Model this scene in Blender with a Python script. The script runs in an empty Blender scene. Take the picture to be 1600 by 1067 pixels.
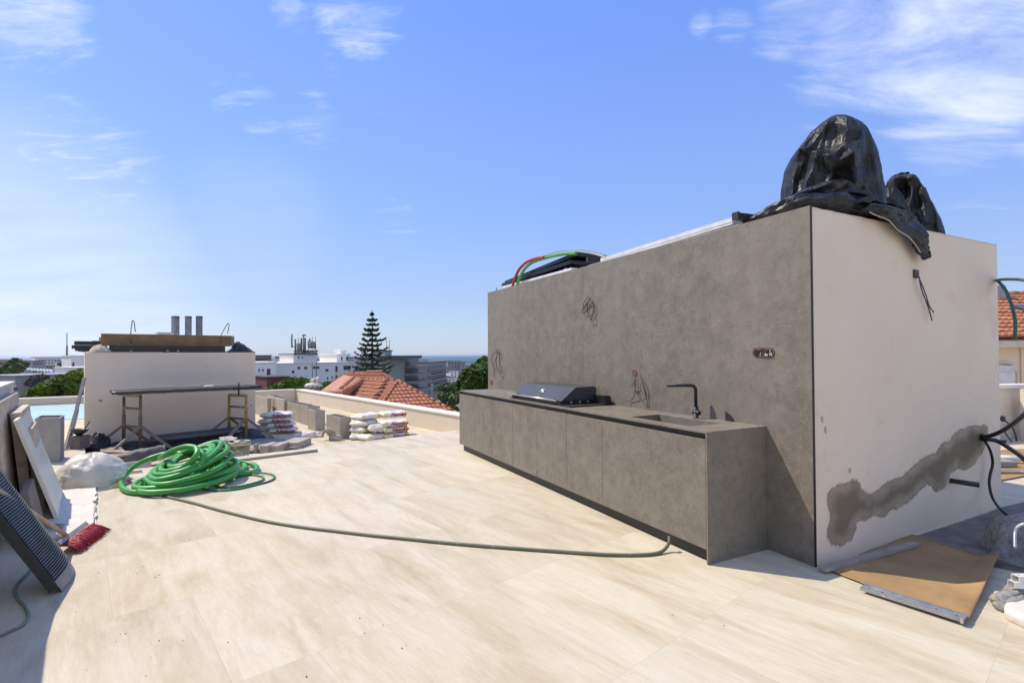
import bpy, math, random
import numpy as np
from mathutils import Vector, noise
R = math.radians
random.seed(11)
sc = bpy.context.scene
col = sc.collection
# ------------------------------------------------------------------ camera
H = 1.43                                     # eye height above the deck
FPX = 791.5; PITCH = .0136; ROLL = -.0056; CY = 542.86
cam = bpy.data.cameras.new('camera'); camo = bpy.data.objects.new('camera', cam); col.objects.link(camo)
cam.sensor_width = 36; cam.lens = 36 * FPX / 1600; cam.shift_y = (CY - 533.5) / 1600
cam.clip_start = .05; cam.clip_end = 90000
camo.location = (0, 0, H)
from mathutils import Matrix
camo.rotation_euler = (Matrix.Rotation(math.pi / 2 + PITCH, 3, 'X') @ Matrix.Rotation(ROLL, 3, 'Z')).to_euler()
sc.camera = camo
# ------------------------------------------------------------------ light
SUN = Vector((-.717, .281, 1)).normalized()  # towards the sun
el = math.asin(SUN.z); az = math.atan2(SUN.x, SUN.y)
sl = bpy.data.lights.new('sun', 'SUN'); sl.energy = 4.1; sl.angle = R(.53); sl.color = (1, .90, .76)
so = bpy.data.objects.new('sun', sl); col.objects.link(so)
so.rotation_euler = SUN.to_track_quat('Z', 'Y').to_euler(); so.location = (-20, 8, 30)
sc.view_settings.view_transform = 'Standard'; sc.view_settings.look = 'None'
sc.view_settings.exposure = 0.22; sc.view_settings.gamma = 1
w = bpy.data.worlds.new('World'); sc.world = w; w.use_nodes = True

# ------------------------------------------------------------------ geometry of the view
def ray(u, v):
    cr, sr = math.cos(ROLL), math.sin(ROLL)
    a, b = u - 800, v - CY
    x = a * cr + b * sr; y = -a * sr + b * cr
    c, s = math.cos(PITCH), math.sin(PITCH)
    return Vector((x / FPX, c + y / FPX * s, s - y / FPX * c))
EYE = Vector((0, 0, H))
def G(u, v, z=0.):                            # the point at height z
    d = ray(u, v); return EYE + d * ((z - H) / d.z)
def Y(u, v, y):                               # the point at distance y
    d = ray(u, v); return EYE + d * (y / d.y)
YAW = .4684
D1 = Vector((-math.sin(YAW), math.cos(YAW), 0)); D2 = Vector((math.cos(YAW), math.sin(YAW), 0))
CC = Vector((2.0171, 3.4016, 0))              # near corner of the service block
def K(a, b, z): return CC + D1 * a + D2 * b + Vector((0, 0, z))
def PL(u, v, P, n):
    d = ray(u, v); return EYE + d * ((P - EYE).dot(n) / d.dot(n))
def Wp(u, v, off=0.): return PL(u, v, CC - D2 * off, D2)      # on the clad wall
def Bp(u, v, off=0.): return PL(u, v, CC - D1 * off, D1)      # on the plaster side
R1 = Vector((-.648, .7615, 0)); R2 = Vector((.7615, .648, 0)) # the rear axes (tiles, parapets)
def Q(a, b, z=0.): return R1 * a + R2 * b + Vector((0, 0, z))
UP = Vector((0, 0, 1))

# ------------------------------------------------------------------ materials
def nd(nt, t, **kw):
    n = nt.nodes.new(t)
    for k, v in kw.items():
        if k in n.inputs: n.inputs[k].default_value = v
        else: setattr(n, k, v)
    return n
def ramp(nt, fac, stops):
    r = nt.nodes.new('ShaderNodeValToRGB')
    while len(r.color_ramp.elements) < len(stops): r.color_ramp.elements.new(.5)
    for e, (p, c) in zip(r.color_ramp.elements, stops):
        e.position = p; e.color = (*c, 1) if len(c) == 3 else c
    nt.links.new(fac, r.inputs[0]); return r.outputs[0]
def math_(nt, op, a, b=None, c=None):
    m = nt.nodes.new('ShaderNodeMath'); m.operation = op
    for i, v in enumerate((a, b, c)):
        if v is None: continue
        if isinstance(v, (int, float)): m.inputs[i].default_value = v
        else: nt.links.new(v, m.inputs[i])
    return m.outputs[0]
def mixc(nt, fac, a, b, mode='MIX'):
    m = nt.nodes.new('ShaderNodeMix'); m.data_type = 'RGBA'; m.blend_type = mode
    for s, v in ((m.inputs[0], fac), (m.inputs[6], a), (m.inputs[7], b)):
        if isinstance(v, (int, float)): s.default_value = v
        elif isinstance(v, tuple): s.default_value = (*v, 1) if len(v) == 3 else v
        else: nt.links.new(v, s)
    return m.outputs[2]
MATS = {}
def mat(name, c, rough=.7, c2=None, scale=6., det=5, bump=.0, bscale=40., metal=0., spec=.5, spots=None, stretch=(1, 1, 1), lo=.35, hi=.65, alpha=1.):
    m = bpy.data.materials.new(name); m.use_nodes = True; nt = m.node_tree
    b = nt.nodes['Principled BSDF']
    b.inputs['Roughness'].default_value = rough; b.inputs['Metallic'].default_value = metal
    b.inputs['Specular IOR Level'].default_value = spec
    tc = nd(nt, 'ShaderNodeTexCoord'); mp = nd(nt, 'ShaderNodeMapping'); mp.inputs['Scale'].default_value = stretch
    nt.links.new(tc.outputs['Object'], mp.inputs[0])
    c2 = c2 or tuple(x * .82 for x in c)
    n = nd(nt, 'ShaderNodeTexNoise', Scale=scale, Detail=det, Roughness=.62); nt.links.new(mp.outputs[0], n.inputs[0])
    cc = ramp(nt, n.outputs[0], [(lo, c2), (hi, c)])
    if spots:                                  # (colour, scale, threshold)
        for (sc_, s, t) in spots:
            n2 = nd(nt, 'ShaderNodeTexNoise', Scale=s, Detail=3, Roughness=.7); nt.links.new(mp.outputs[0], n2.inputs[0])
            f = ramp(nt, n2.outputs[0], [(t, (0, 0, 0)), (min(1, t + .05), (1, 1, 1))])
            cc = mixc(nt, f, cc, sc_)
    nt.links.new(cc, b.inputs['Base Color'])
    if bump:
        n3 = nd(nt, 'ShaderNodeTexNoise', Scale=bscale, Detail=6, Roughness=.6); nt.links.new(mp.outputs[0], n3.inputs[0])
        bp = nd(nt, 'ShaderNodeBump', Strength=bump, Distance=.02); nt.links.new(n3.outputs[0], bp.inputs['Height'])
        nt.links.new(bp.outputs[0], b.inputs['Normal'])
    if alpha < 1: b.inputs['Alpha'].default_value = alpha
    MATS[name] = m; return m

def stone_mat():      # grey-brown porcelain cladding with fine pale flecks
    m = mat('grey_porcelain', (.207, .182, .138), .55, c2=(.150, .131, .098), scale=7., det=8, bump=.06, bscale=60)
    nt = m.node_tree; b = nt.nodes['Principled BSDF']; src = b.inputs['Base Color'].links[0].from_socket
    g = nd(nt, 'ShaderNodeNewGeometry')
    n = nd(nt, 'ShaderNodeTexNoise', Scale=27., Detail=5, Roughness=.85, Distortion=2.6); nt.links.new(g.outputs['Position'], n.inputs[0])
    f = ramp(nt, n.outputs[0], [(.57, (0, 0, 0)), (.68, (1, 1, 1))]); c = mixc(nt, math_(nt, 'MULTIPLY', f, .75), src, (.44, .40, .32))
    n = nd(nt, 'ShaderNodeTexNoise', Scale=16., Detail=8, Roughness=.78); nt.links.new(g.outputs['Position'], n.inputs[0])
    f = ramp(nt, n.outputs[0], [(.35, (1, 1, 1)), (.5, (0, 0, 0))]); c = mixc(nt, math_(nt, 'MULTIPLY', f, .62), c, (.105, .09, .064))
    mp = nd(nt, 'ShaderNodeMapping'); mp.inputs['Scale'].default_value = (1, 1, .25); nt.links.new(g.outputs['Position'], mp.inputs[0])
    n = nd(nt, 'ShaderNodeTexNoise', Scale=1.3, Detail=4, Roughness=.6); nt.links.new(mp.outputs[0], n.inputs[0])
    f = ramp(nt, n.outputs[0], [(.45, (0, 0, 0)), (.75, (1, 1, 1))]); c = mixc(nt, math_(nt, 'MULTIPLY', f, .4), c, (.25, .22, .17))
    nt.links.new(c, b.inputs['Base Color'])
    n = nd(nt, 'ShaderNodeTexNoise', Scale=5., Detail=5); nt.links.new(g.outputs['Position'], n.inputs[0])
    nt.links.new(ramp(nt, n.outputs[0], [(.3, (.42,) * 3), (.7, (.7,) * 3)]), b.inputs['Roughness'])
    return m
STONE = stone_mat()
PLASTER = mat('beige_plaster', (.74, .625, .49), .9, c2=(.70, .59, .455), scale=1.4, bump=.12, bscale=90, spots=[((.68, .57, .43), 3.1, .60), ((.62, .52, .39), 14., .72)])
WHITEPL = mat('white_plaster', (.70, .60, .46), .9, c2=(.56, .50, .43), scale=1.8, bump=.12, bscale=60, spots=[((.45, .41, .36), 7., .68)])
CREAM = mat('cream_render', (.66, .56, .41), .9, c2=(.60, .52, .41), scale=1.1, bump=.1, bscale=60, spots=[((.52, .45, .36), 5., .7)])
CAPM = mat('cream_coping', (.74, .68, .58), .8, c2=(.66, .60, .50), scale=3)
CEMENT = mat('wet_cement', (.40, .325, .225), .85, c2=(.26, .205, .14), scale=5, det=7, bump=.5, bscale=30, spots=[((.27, .25, .21), 6., .64)])
BLACKM = mat('black_gloss', (.012, .012, .014), .32, c2=(.02, .02, .022), bump=.02)
MATTEB = mat('matte_black', (.014, .014, .015), .5, c2=(.022, .022, .022))
GAP = mat('black_profile', (.008, .008, .008), .45)
PLINTH = mat('plinth_black', (.022, .019, .017), .5, c2=(.03, .027, .023))
CHROME = mat('brushed_steel', (.62, .6, .57), .28, c2=(.5, .48, .46), metal=1, scale=30)
ALU = mat('aluminium', (.62, .62, .62), .38, c2=(.5, .5, .5), metal=.85, scale=14, bump=.05)
WALU = mat('white_aluminium', (.74, .72, .68), .4, c2=(.62, .6, .56), scale=10, metal=.1)
GALV = mat('galvanised_steel', (.42, .44, .46), .42, c2=(.3, .32, .34), scale=18, metal=.6, spots=[((.55, .52, .48), 24., .62)])
GREENH = mat('green_hose_plastic', (.065, .36, .065), .42, c2=(.05, .28, .05), scale=5, bump=.05, bscale=12, spots=[((.13, .36, .13), 22., .66)])
GREENT = mat('thin_green_hose', (.06, .22, .10), .45, c2=(.05, .17, .08), scale=7)
GREYH = mat('grey_green_hose', (.115, .125, .07), .55, c2=(.145, .14, .09), scale=4, spots=[((.24, .22, .18), 20., .62)])
REDH = mat('red_conduit', (.42, .03, .025), .4)
CONDUIT = mat('black_conduit', (.010, .010, .011), .4)
CABLE = mat('grey_cable', (.05, .048, .05), .5)
ORANGE = mat('orange_box', (.22, .085, .025), .6, c2=(.16, .06, .02), scale=30)
WOOD = mat('raw_wood', (.42, .32, .21), .8, c2=(.30, .22, .14), scale=5, stretch=(1, 1, 6), bump=.3, bscale=30)
DWOOD = mat('grey_wood', (.27, .22, .17), .85, c2=(.17, .13, .10), scale=7, bump=.3, bscale=30, spots=[((.45, .41, .36), 9., .66)])
PLY = mat('timber_shutter_board', (.30, .17, .065), .75, c2=(.16, .10, .055), scale=3.2, det=7, bump=.15, spots=[((.33, .27, .2), 5., .62)])
YSTEEL = mat('yellow_painted_steel', (.50, .30, .05), .6, c2=(.27, .16, .06), scale=10, spots=[((.2, .18, .16), 8., .6)])
RUST = mat('rusty_steel', (.22, .14, .09), .8, c2=(.13, .09, .065), scale=12, spots=[((.36, .32, .27), 9., .62)])
BLUESTEEL = mat('blue_steel', (.13, .24, .32), .6, c2=(.25, .22, .19), scale=12)
TRAV = mat('travertine_slab', (.66, .54, .39), .7, c2=(.46, .36, .25), scale=4, det=8, stretch=(1, 1, 3), bump=.4, bscale=30, spots=[((.16, .12, .09), 38., .70)])
PORC = mat('pale_porcelain', (.84, .77, .64), .45, c2=(.74, .67, .54), scale=3, bump=.05)
WHITES = mat('white_dusty_board', (.74, .67, .55), .8, c2=(.58, .54, .47), scale=6, bump=.4, bscale=20, spots=[((.40, .37, .32), 14., .66)])
CONC = mat('planter_concrete', (.44, .385, .31), .85, c2=(.36, .31, .25), scale=5, bump=.3, bscale=50)
DCONC = mat('grey_planter_concrete', (.30, .28, .25), .85, c2=(.24, .225, .2), scale=5, bump=.3, bscale=40)
INSIDEM = mat('planter_inside', (.018, .02, .022), .7)  # dark box filling each planter almost to its rim, for the dark interior
SACK = mat('white_sack_paper', (.74, .72, .68), .5, c2=(.60, .585, .56), scale=6, bump=.5, bscale=14)
SACKY = mat('yellow_sack_print', (.72, .55, .12), .55, c2=(.66, .60, .45), scale=4)
REDINK = mat('red_ink', (.33, .015, .03), .55)
REDB = mat('red_bristle', (.42, .012, .02), .5, c2=(.25, .008, .015), scale=40)
PAPER = mat('brown_kraft_paper', (.40, .25, .105), .75, c2=(.27, .165, .07), scale=2.5, bump=.15, bscale=9, spots=[((.58, .42, .24), 16., .7)])
WHITEST = mat('white_stone', (.70, .66, .58), .7, c2=(.62, .58, .5), scale=5, bump=.3, bscale=22)
BUCKETM = mat('bucket_plastic', (.34, .36, .27), .55, c2=(.17, .26, .12), scale=7, spots=[((.62, .6, .52), 9., .56)])
CANVAS = mat('canvas', (.5, .42, .31), .9, c2=(.35, .29, .21), scale=5, bump=.5)
RUBBLE = mat('dust_and_rubble', (.40, .34, .27), .95, c2=(.22, .185, .15), scale=6, bump=.8, bscale=30)
FELT = mat('grey_felt', (.34, .325, .305), .98, c2=(.16, .153, .146), scale=30, det=3, bump=.25, bscale=90, spots=[((.30, .29, .275), 110., .56)])
GLASSD = mat('dark_window_glass', (.03, .037, .045), .15, c2=(.05, .06, .07))
WHITEB = mat('white_facade', (.88, .84, .77), .9, c2=(.80, .77, .70), scale=.3)
GREYB = mat('grey_facade', (.36, .355, .35), .9, c2=(.30, .295, .29), scale=.3)
TANB = mat('weathered_facade', (.36, .31, .265), .9, c2=(.25, .22, .19), scale=.5)
DARKR = mat('dark_flat_roof', (.07, .07, .075), .9, c2=(.1, .1, .1), scale=.6)
MAROON = mat('maroon_facade', (.14, .035, .04), .9)
PINKB = mat('pink_facade', (.48, .32, .25), .9)
BARK = mat('bark', (.12, .09, .065), .95, c2=(.07, .05, .038), scale=12)
def leafm(name, a, b):
    m = mat(name, a, .65, c2=b, scale=.9, det=6, spec=.2)
    return m
PINE = leafm('pine_needles', (.17, .25, .03), (.06, .11, .013))
PINE2 = leafm('dark_pine_needles', (.09, .16, .022), (.035, .068, .011))
ARAU = leafm('araucaria_needles', (.095, .115, .055), (.04, .055, .028))
SHRUB = leafm('broadleaf', (.16, .19, .07), (.07, .10, .035))

def tile_mat():
    m = mat('terracotta_tiles', (.47, .185, .085), .8, c2=(.29, .10, .048), scale=3.2, det=6, bump=.2, spots=[((.20, .085, .045), 5., .60), ((.62, .33, .18), 9., .66)])
    return m
TILE = tile_mat()

def tarp_mat():
    m = bpy.data.materials.new('black_tarp'); m.use_nodes = True; nt = m.node_tree; b = nt.nodes['Principled BSDF']
    tc = nd(nt, 'ShaderNodeTexCoord')
    n = nd(nt, 'ShaderNodeTexNoise', Scale=7., Detail=6, Roughness=.6); nt.links.new(tc.outputs['Object'], n.inputs[0])
    c = ramp(nt, n.outputs[0], [(.35, (.010, .010, .011)), (.58, (.028, .027, .026)), (.75, (.075, .070, .062))])
    nt.links.new(c, b.inputs['Base Color'])
    b.inputs['Roughness'].default_value = .44; b.inputs['Specular IOR Level'].default_value = .33
    v = nd(nt, 'ShaderNodeTexVoronoi', Scale=3.6); v.feature = 'DISTANCE_TO_EDGE'
    n2 = nd(nt, 'ShaderNodeTexNoise', Scale=5., Detail=3); nt.links.new(tc.outputs['Object'], n2.inputs[0])
    mm = nd(nt, 'ShaderNodeVectorMath', operation='ADD'); nt.links.new(tc.outputs['Object'], mm.inputs[0]); nt.links.new(n2.outputs['Color'], mm.inputs[1])
    nt.links.new(mm.outputs[0], v.inputs['Vector'])
    n3 = nd(nt, 'ShaderNodeTexNoise', Scale=28., Detail=4); nt.links.new(tc.outputs['Object'], n3.inputs[0])
    h = math_(nt, 'ADD', math_(nt, 'MULTIPLY', v.outputs['Distance'], 1.), math_(nt, 'MULTIPLY', n3.outputs[0], .06))
    bp = nd(nt, 'ShaderNodeBump', Strength=.22, Distance=.04); nt.links.new(h, bp.inputs['Height']); nt.links.new(bp.outputs[0], b.inputs['Normal'])
    return m
TARP = tarp_mat()

def floor_mat():
    m = bpy.data.materials.new('travertine_tiles'); m.use_nodes = True; nt = m.node_tree; b = nt.nodes['Principled BSDF']
    g = nd(nt, 'ShaderNodeNewGeometry')
    def dot(v):
        n = nd(nt, 'ShaderNodeVectorMath', operation='DOT_PRODUCT'); nt.links.new(g.outputs['Position'], n.inputs[0]); n.inputs[1].default_value = v; return n.outputs['Value']
    a = dot(R1); c = dot(R2)                       # a along the veins, c across
    row = math_(nt, 'FLOOR', math_(nt, 'DIVIDE', math_(nt, 'SUBTRACT', a, 2.49), 1.065))
    fa = math_(nt, 'FRACT', math_(nt, 'DIVIDE', math_(nt, 'SUBTRACT', a, 2.49), 1.065))
    cs = math_(nt, 'ADD', math_(nt, 'SUBTRACT', c, .51), math_(nt, 'MULTIPLY', row, .37))
    cc = math_(nt, 'DIVIDE', cs, 1.065)
    ci = math_(nt, 'FLOOR', cc); fc = math_(nt, 'FRACT', cc)
    cb = nd(nt, 'ShaderNodeCombineXYZ'); nt.links.new(row, cb.inputs[0]); nt.links.new(ci, cb.inputs[1])
    wn = nd(nt, 'ShaderNodeTexWhiteNoise', noise_dimensions='3D'); nt.links.new(cb.outputs[0], wn.inputs['Vector'])
    # vein coordinates: long along a, narrow across c, shifted for each tile
    vx = nd(nt, 'ShaderNodeCombineXYZ'); nt.links.new(math_(nt, 'MULTIPLY', a, 1.05), vx.inputs[0]); nt.links.new(math_(nt, 'MULTIPLY', c, 4.8), vx.inputs[1])
    nt.links.new(math_(nt, 'MULTIPLY', wn.outputs['Value'], 1.6), vx.inputs[2])
    n1 = nd(nt, 'ShaderNodeTexNoise', Scale=1.1, Detail=7, Roughness=.62, Distortion=.5); nt.links.new(vx.outputs[0], n1.inputs[0])
    col1 = ramp(nt, n1.outputs[0], [(.25, (.465, .36, .21)), (.42, (.575, .482, .32)), (.54, (.635, .558, .395)), (.75, (.685, .622, .47))])
    n2 = nd(nt, 'ShaderNodeTexNoise', Scale=4.5, Detail=8, Roughness=.7, Distortion=1.2); nt.links.new(vx.outputs[0], n2.inputs[0])
    f2 = ramp(nt, n2.outputs[0], [(.30, (1, 1, 1)), (.40, (0, 0, 0))])
    c1 = mixc(nt, math_(nt, 'MULTIPLY', f2, .42), col1, (.46, .335, .22))
    n2b = nd(nt, 'ShaderNodeTexNoise', Scale=9., Detail=8, Roughness=.75); nt.links.new(vx.outputs[0], n2b.inputs[0])
    c1 = mixc(nt, .5, c1, ramp(nt, n2b.outputs[0], [(.3, (.38,) * 3), (.7, (.60,) * 3)]), 'OVERLAY')
    vf = nd(nt, 'ShaderNodeCombineXYZ'); nt.links.new(math_(nt, 'MULTIPLY', a, 2.2), vf.inputs[0]); nt.links.new(math_(nt, 'MULTIPLY', c, 34.), vf.inputs[1])
    nf = nd(nt, 'ShaderNodeTexNoise', Scale=1., Detail=6, Roughness=.7, Distortion=.8); nt.links.new(vf.outputs[0], nf.inputs[0])
    c1 = mixc(nt, math_(nt, 'MULTIPLY', ramp(nt, nf.outputs[0], [(.50, (0, 0, 0)), (.66, (1, 1, 1))]), .34), c1, (.52, .415, .27))
    # broad patches in world space
    n3 = nd(nt, 'ShaderNodeTexNoise', Scale=.55, Detail=5, Roughness=.6); nt.links.new(g.outputs['Position'], n3.inputs[0])
    f3 = ramp(nt, n3.outputs[0], [(.42, (0, 0, 0)), (.7, (1, 1, 1))])
    c1 = mixc(nt, math_(nt, 'MULTIPLY', f3, .5), c1, (.685, .62, .48))
    n5 = nd(nt, 'ShaderNodeTexNoise', Scale=2.1, Detail=8, Roughness=.7, Distortion=.8); nt.links.new(g.outputs['Position'], n5.inputs[0])
    c1 = mixc(nt, math_(nt, 'MULTIPLY', ramp(nt, n5.outputs[0], [(.48, (0, 0, 0)), (.66, (1, 1, 1))]), .22), c1, (.58, .48, .315))
    hsv = nd(nt, 'ShaderNodeHueSaturation'); nt.links.new(c1, hsv.inputs['Color'])
    tv = nd(nt, 'ShaderNodeMapRange'); tv.inputs[3].default_value = .88; tv.inputs[4].default_value = .96
    nt.links.new(wn.outputs['Value'], tv.inputs[0]); nt.links.new(tv.outputs[0], hsv.inputs['Value'])
    ts = nd(nt, 'ShaderNodeMapRange'); ts.inputs[3].default_value = .96; ts.inputs[4].default_value = 1.05
    sx = nd(nt, 'ShaderNodeSeparateXYZ'); nt.links.new(wn.outputs['Color'], sx.inputs[0]); nt.links.new(sx.outputs[1], ts.inputs[0]); nt.links.new(ts.outputs[0], hsv.inputs['Saturation'])
    # joints
    def edge(f, wd): return math_(nt, 'LESS_THAN', math_(nt, 'MINIMUM', f, math_(nt, 'SUBTRACT', 1., f)), wd)
    j = math_(nt, 'MAXIMUM', edge(fa, .0014), edge(fc, .0018))
    c2 = mixc(nt, math_(nt, 'MULTIPLY', j, .28), hsv.outputs[0], (.30, .23, .17))
    # tiny dirt specks
    n4 = nd(nt, 'ShaderNodeTexNoise', Scale=34., Detail=2); nt.links.new(g.outputs['Position'], n4.inputs[0])
    f4 = ramp(nt, n4.outputs[0], [(.76, (0, 0, 0)), (.79, (1, 1, 1))])
    c3 = mixc(nt, math_(nt, 'MULTIPLY', f4, .6), c2, (.25, .19, .14))
    nt.links.new(c3, b.inputs['Base Color'])
    nt.links.new(ramp(nt, n3.outputs[0], [(.3, (.5,) * 3), (.7, (.75,) * 3)]), b.inputs['Roughness'])
    b.inputs['Specular IOR Level'].default_value = .3
    bp = nd(nt, 'ShaderNodeBump', Strength=.12, Distance=.01); nt.links.new(n2b.outputs[0], bp.inputs['Height']); nt.links.new(bp.outputs[0], b.inputs['Normal'])
    return m
FLOOR = floor_mat()

# ------------------------------------------------------------------ mesh helper
class MB:
    def __init__(s): s.v = []; s.f = []; s.sm = []
    def add(s, vs, fs, smooth=False):
        n = len(s.v); s.v += [Vector(p) for p in vs]; s.f += [tuple(i + n for i in f) for f in fs]; s.sm += [smooth] * len(fs); return s
    def box(s, o, ax, ay, az, a, b, c):        # ranges along three axes
        vs = [o + ax * x + ay * y + az * z for z in c for y in b for x in a]
        return s.add(vs, [(0, 2, 3, 1), (4, 5, 7, 6), (0, 1, 5, 4), (2, 6, 7, 3), (0, 4, 6, 2), (1, 3, 7, 5)])
    def kbox(s, a, b, z): return s.box(CC, D1, D2, UP, a, b, z)
    def qbox(s, a, b, z): return s.box(Vector((0, 0, 0)), R1, R2, UP, a, b, z)
    def wbox(s, x, y, z): return s.box(Vector((0, 0, 0)), Vector((1, 0, 0)), Vector((0, 1, 0)), UP, x, y, z)
    def bar(s, p, q, w_, h_, up=UP):           # rectangular bar from p to q
        p = Vector(p); q = Vector(q); d = (q - p); L = d.length; d.normalize()
        x = d.cross(up); x = x.normalized() if x.length > 1e-4 else Vector((1, 0, 0)); y = x.cross(d)
        return s.box(p, d, x, y, (0, L), (-w_ / 2, w_ / 2), (-h_ / 2, h_ / 2))
    def prism(s, poly, z0, z1):                # poly of (x,y); z may be numbers
        n = len(poly); vs = [Vector((p[0], p[1], z0)) for p in poly] + [Vector((p[0], p[1], z1)) for p in poly]
        return s.add(vs, [tuple(reversed(range(n))), tuple(range(n, 2 * n))] + [(i, (i + 1) % n, n + (i + 1) % n, n + i) for i in range(n)])
    def sheet(s, pts, nrm, t):                 # polygon extruded along nrm
        n = len(pts); vs = [Vector(p) for p in pts] + [Vector(p) + nrm * t for p in pts]
        return s.add(vs, [tuple(reversed(range(n))), tuple(range(n, 2 * n))] + [(i, (i + 1) % n, n + (i + 1) % n, n + i) for i in range(n)])
    def tube(s, pts, r, n=10, closed=False, cap=True):
        pts = [Vector(p) for p in pts]; m = len(pts); up = Vector((0, 0, 1)); vs = []
        rr = r if isinstance(r, (list, tuple)) else [r] * m
        prev = None
        for i, p in enumerate(pts):
            a = pts[(i - 1) % m] if (closed or i) else p; b = pts[(i + 1) % m] if (closed or i < m - 1) else p
            t = (b - a).normalized() if (b - a).length > 1e-9 else Vector((0, 0, 1))
            if prev is None:
                x = t.cross(up); x = x.normalized() if x.length > 1e-3 else t.cross(Vector((1, 0, 0))).normalized()
            else:
                x = (prev - t * prev.dot(t)); x = x.normalized() if x.length > 1e-4 else t.orthogonal().normalized()
            prev = x; y = t.cross(x)
            for k in range(n):
                an = 2 * math.pi * k / n; vs.append(p + (x * math.cos(an) + y * math.sin(an)) * rr[i])
        fs = []
        for i in range(m if closed else m - 1):
            for k in range(n):
                j = (i + 1) % m; fs.append((i * n + k, i * n + (k + 1) % n, j * n + (k + 1) % n, j * n + k))
        if cap and not closed: fs += [tuple(reversed(range(n))), tuple(range((m - 1) * n, m * n))]
        return s.add(vs, fs, True)
    def lathe(s, c, prof, n=24, axis=UP, start=None):
        axis = Vector(axis).normalized(); x = axis.orthogonal().normalized(); y = axis.cross(x); vs = []
        for (r, z) in prof:
            for k in range(n):
                an = 2 * math.pi * k / n; vs.append(Vector(c) + (x * math.cos(an) + y * math.sin(an)) * r + axis * z)
        fs = [(i * n + k, i * n + (k + 1) % n, (i + 1) * n + (k + 1) % n, (i + 1) * n + k) for i in range(len(prof) - 1) for k in range(n)]
        if prof[0][0] > 0: fs.append(tuple(reversed(range(n))))
        if prof[-1][0] > 0: fs.append(tuple(range((len(prof) - 1) * n, len(prof) * n)))
        return s.add(vs, fs, True)
    def grid(s, P, smooth=True, closed=False): # P rows of points
        r, c = len(P), len(P[0]); vs = [p for row in P for p in row]
        fs = [(i * c + j, i * c + (j + 1) % c, (i + 1) * c + (j + 1) % c, (i + 1) * c + j) for i in range(r - 1) for j in range(c if closed else c - 1)]
        return s.add(vs, fs, smooth)
    def build(s, name, m, parent=None, bevel=0., solid=0.):
        if not s.v: return None
        if parent is not None:
            o0 = parent['_w'] if '_w' in parent else (0, 0, 0); o0 = Vector(o0)
        else:
            xs = [p.x for p in s.v]; ys = [p.y for p in s.v]; zs = [p.z for p in s.v]
            o0 = Vector(((min(xs) + max(xs)) / 2, (min(ys) + max(ys)) / 2, min(zs)))
        me = bpy.data.meshes.new(name); me.from_pydata([tuple(p - o0) for p in s.v], [], s.f)
        me.polygons.foreach_set('use_smooth', s.sm); me.materials.append(m); me.update()
        o = bpy.data.objects.new(name, me); col.objects.link(o)
        o['_w'] = tuple(o0)
        if parent is not None: o.parent = parent
        else: o.location = o0
        if solid:
            sm = o.modifiers.new('solid', 'SOLIDIFY'); sm.thickness = solid; sm.offset = 0
        if bevel:
            bm = o.modifiers.new('bevel', 'BEVEL'); bm.width = bevel; bm.segments = 2; bm.limit_method = 'ANGLE'; bm.angle_limit = R(40)
        return o
def tag(o, label=None, cat=None, group=None, kind=None):
    if label: o['label'] = label
    if cat: o['category'] = cat
    if group: o['group'] = group
    if kind: o['kind'] = kind
    return o
def empty(name, loc, label, cat, group=None):
    o = bpy.data.objects.new(name, None); col.objects.link(o); o.location = loc; o['_w'] = tuple(loc); o.empty_display_size = .1
    return tag(o, label, cat, group)
def kids(o): return [c for c in bpy.data.objects if c.parent == o]
def dup(o, loc, rz=0., label=None, parent=None):
    c = o.copy(); col.objects.link(c)
    if parent is None:
        c.location = loc; c.rotation_euler = (0, 0, rz)
        if label: c['label'] = label
    else: c.parent = parent
    for k in kids(o): dup(k, None, parent=c)
    return c
def crom(pts, k=8, closed=False):              # smooth curve through points
    pts = [Vector(p) for p in pts]; n = len(pts); out = []
    for i in range(n if closed else n - 1):
        p0 = pts[(i - 1) % n] if (closed or i) else pts[0]; p1 = pts[i]; p2 = pts[(i + 1) % n]; p3 = pts[(i + 2) % n] if (closed or i < n - 2) else pts[-1]
        for j in range(k):
            t = j / k
            out.append(.5 * ((2 * p1) + (p2 - p0) * t + (2 * p0 - 5 * p1 + 4 * p2 - p3) * t * t + (3 * p1 - p0 - 3 * p2 + p3) * t ** 3))
    if not closed: out.append(pts[-1])
    return out
def fb(p, s=1., o=4): return noise.fractal(Vector(p) * s, 1., 2., o)

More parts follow.
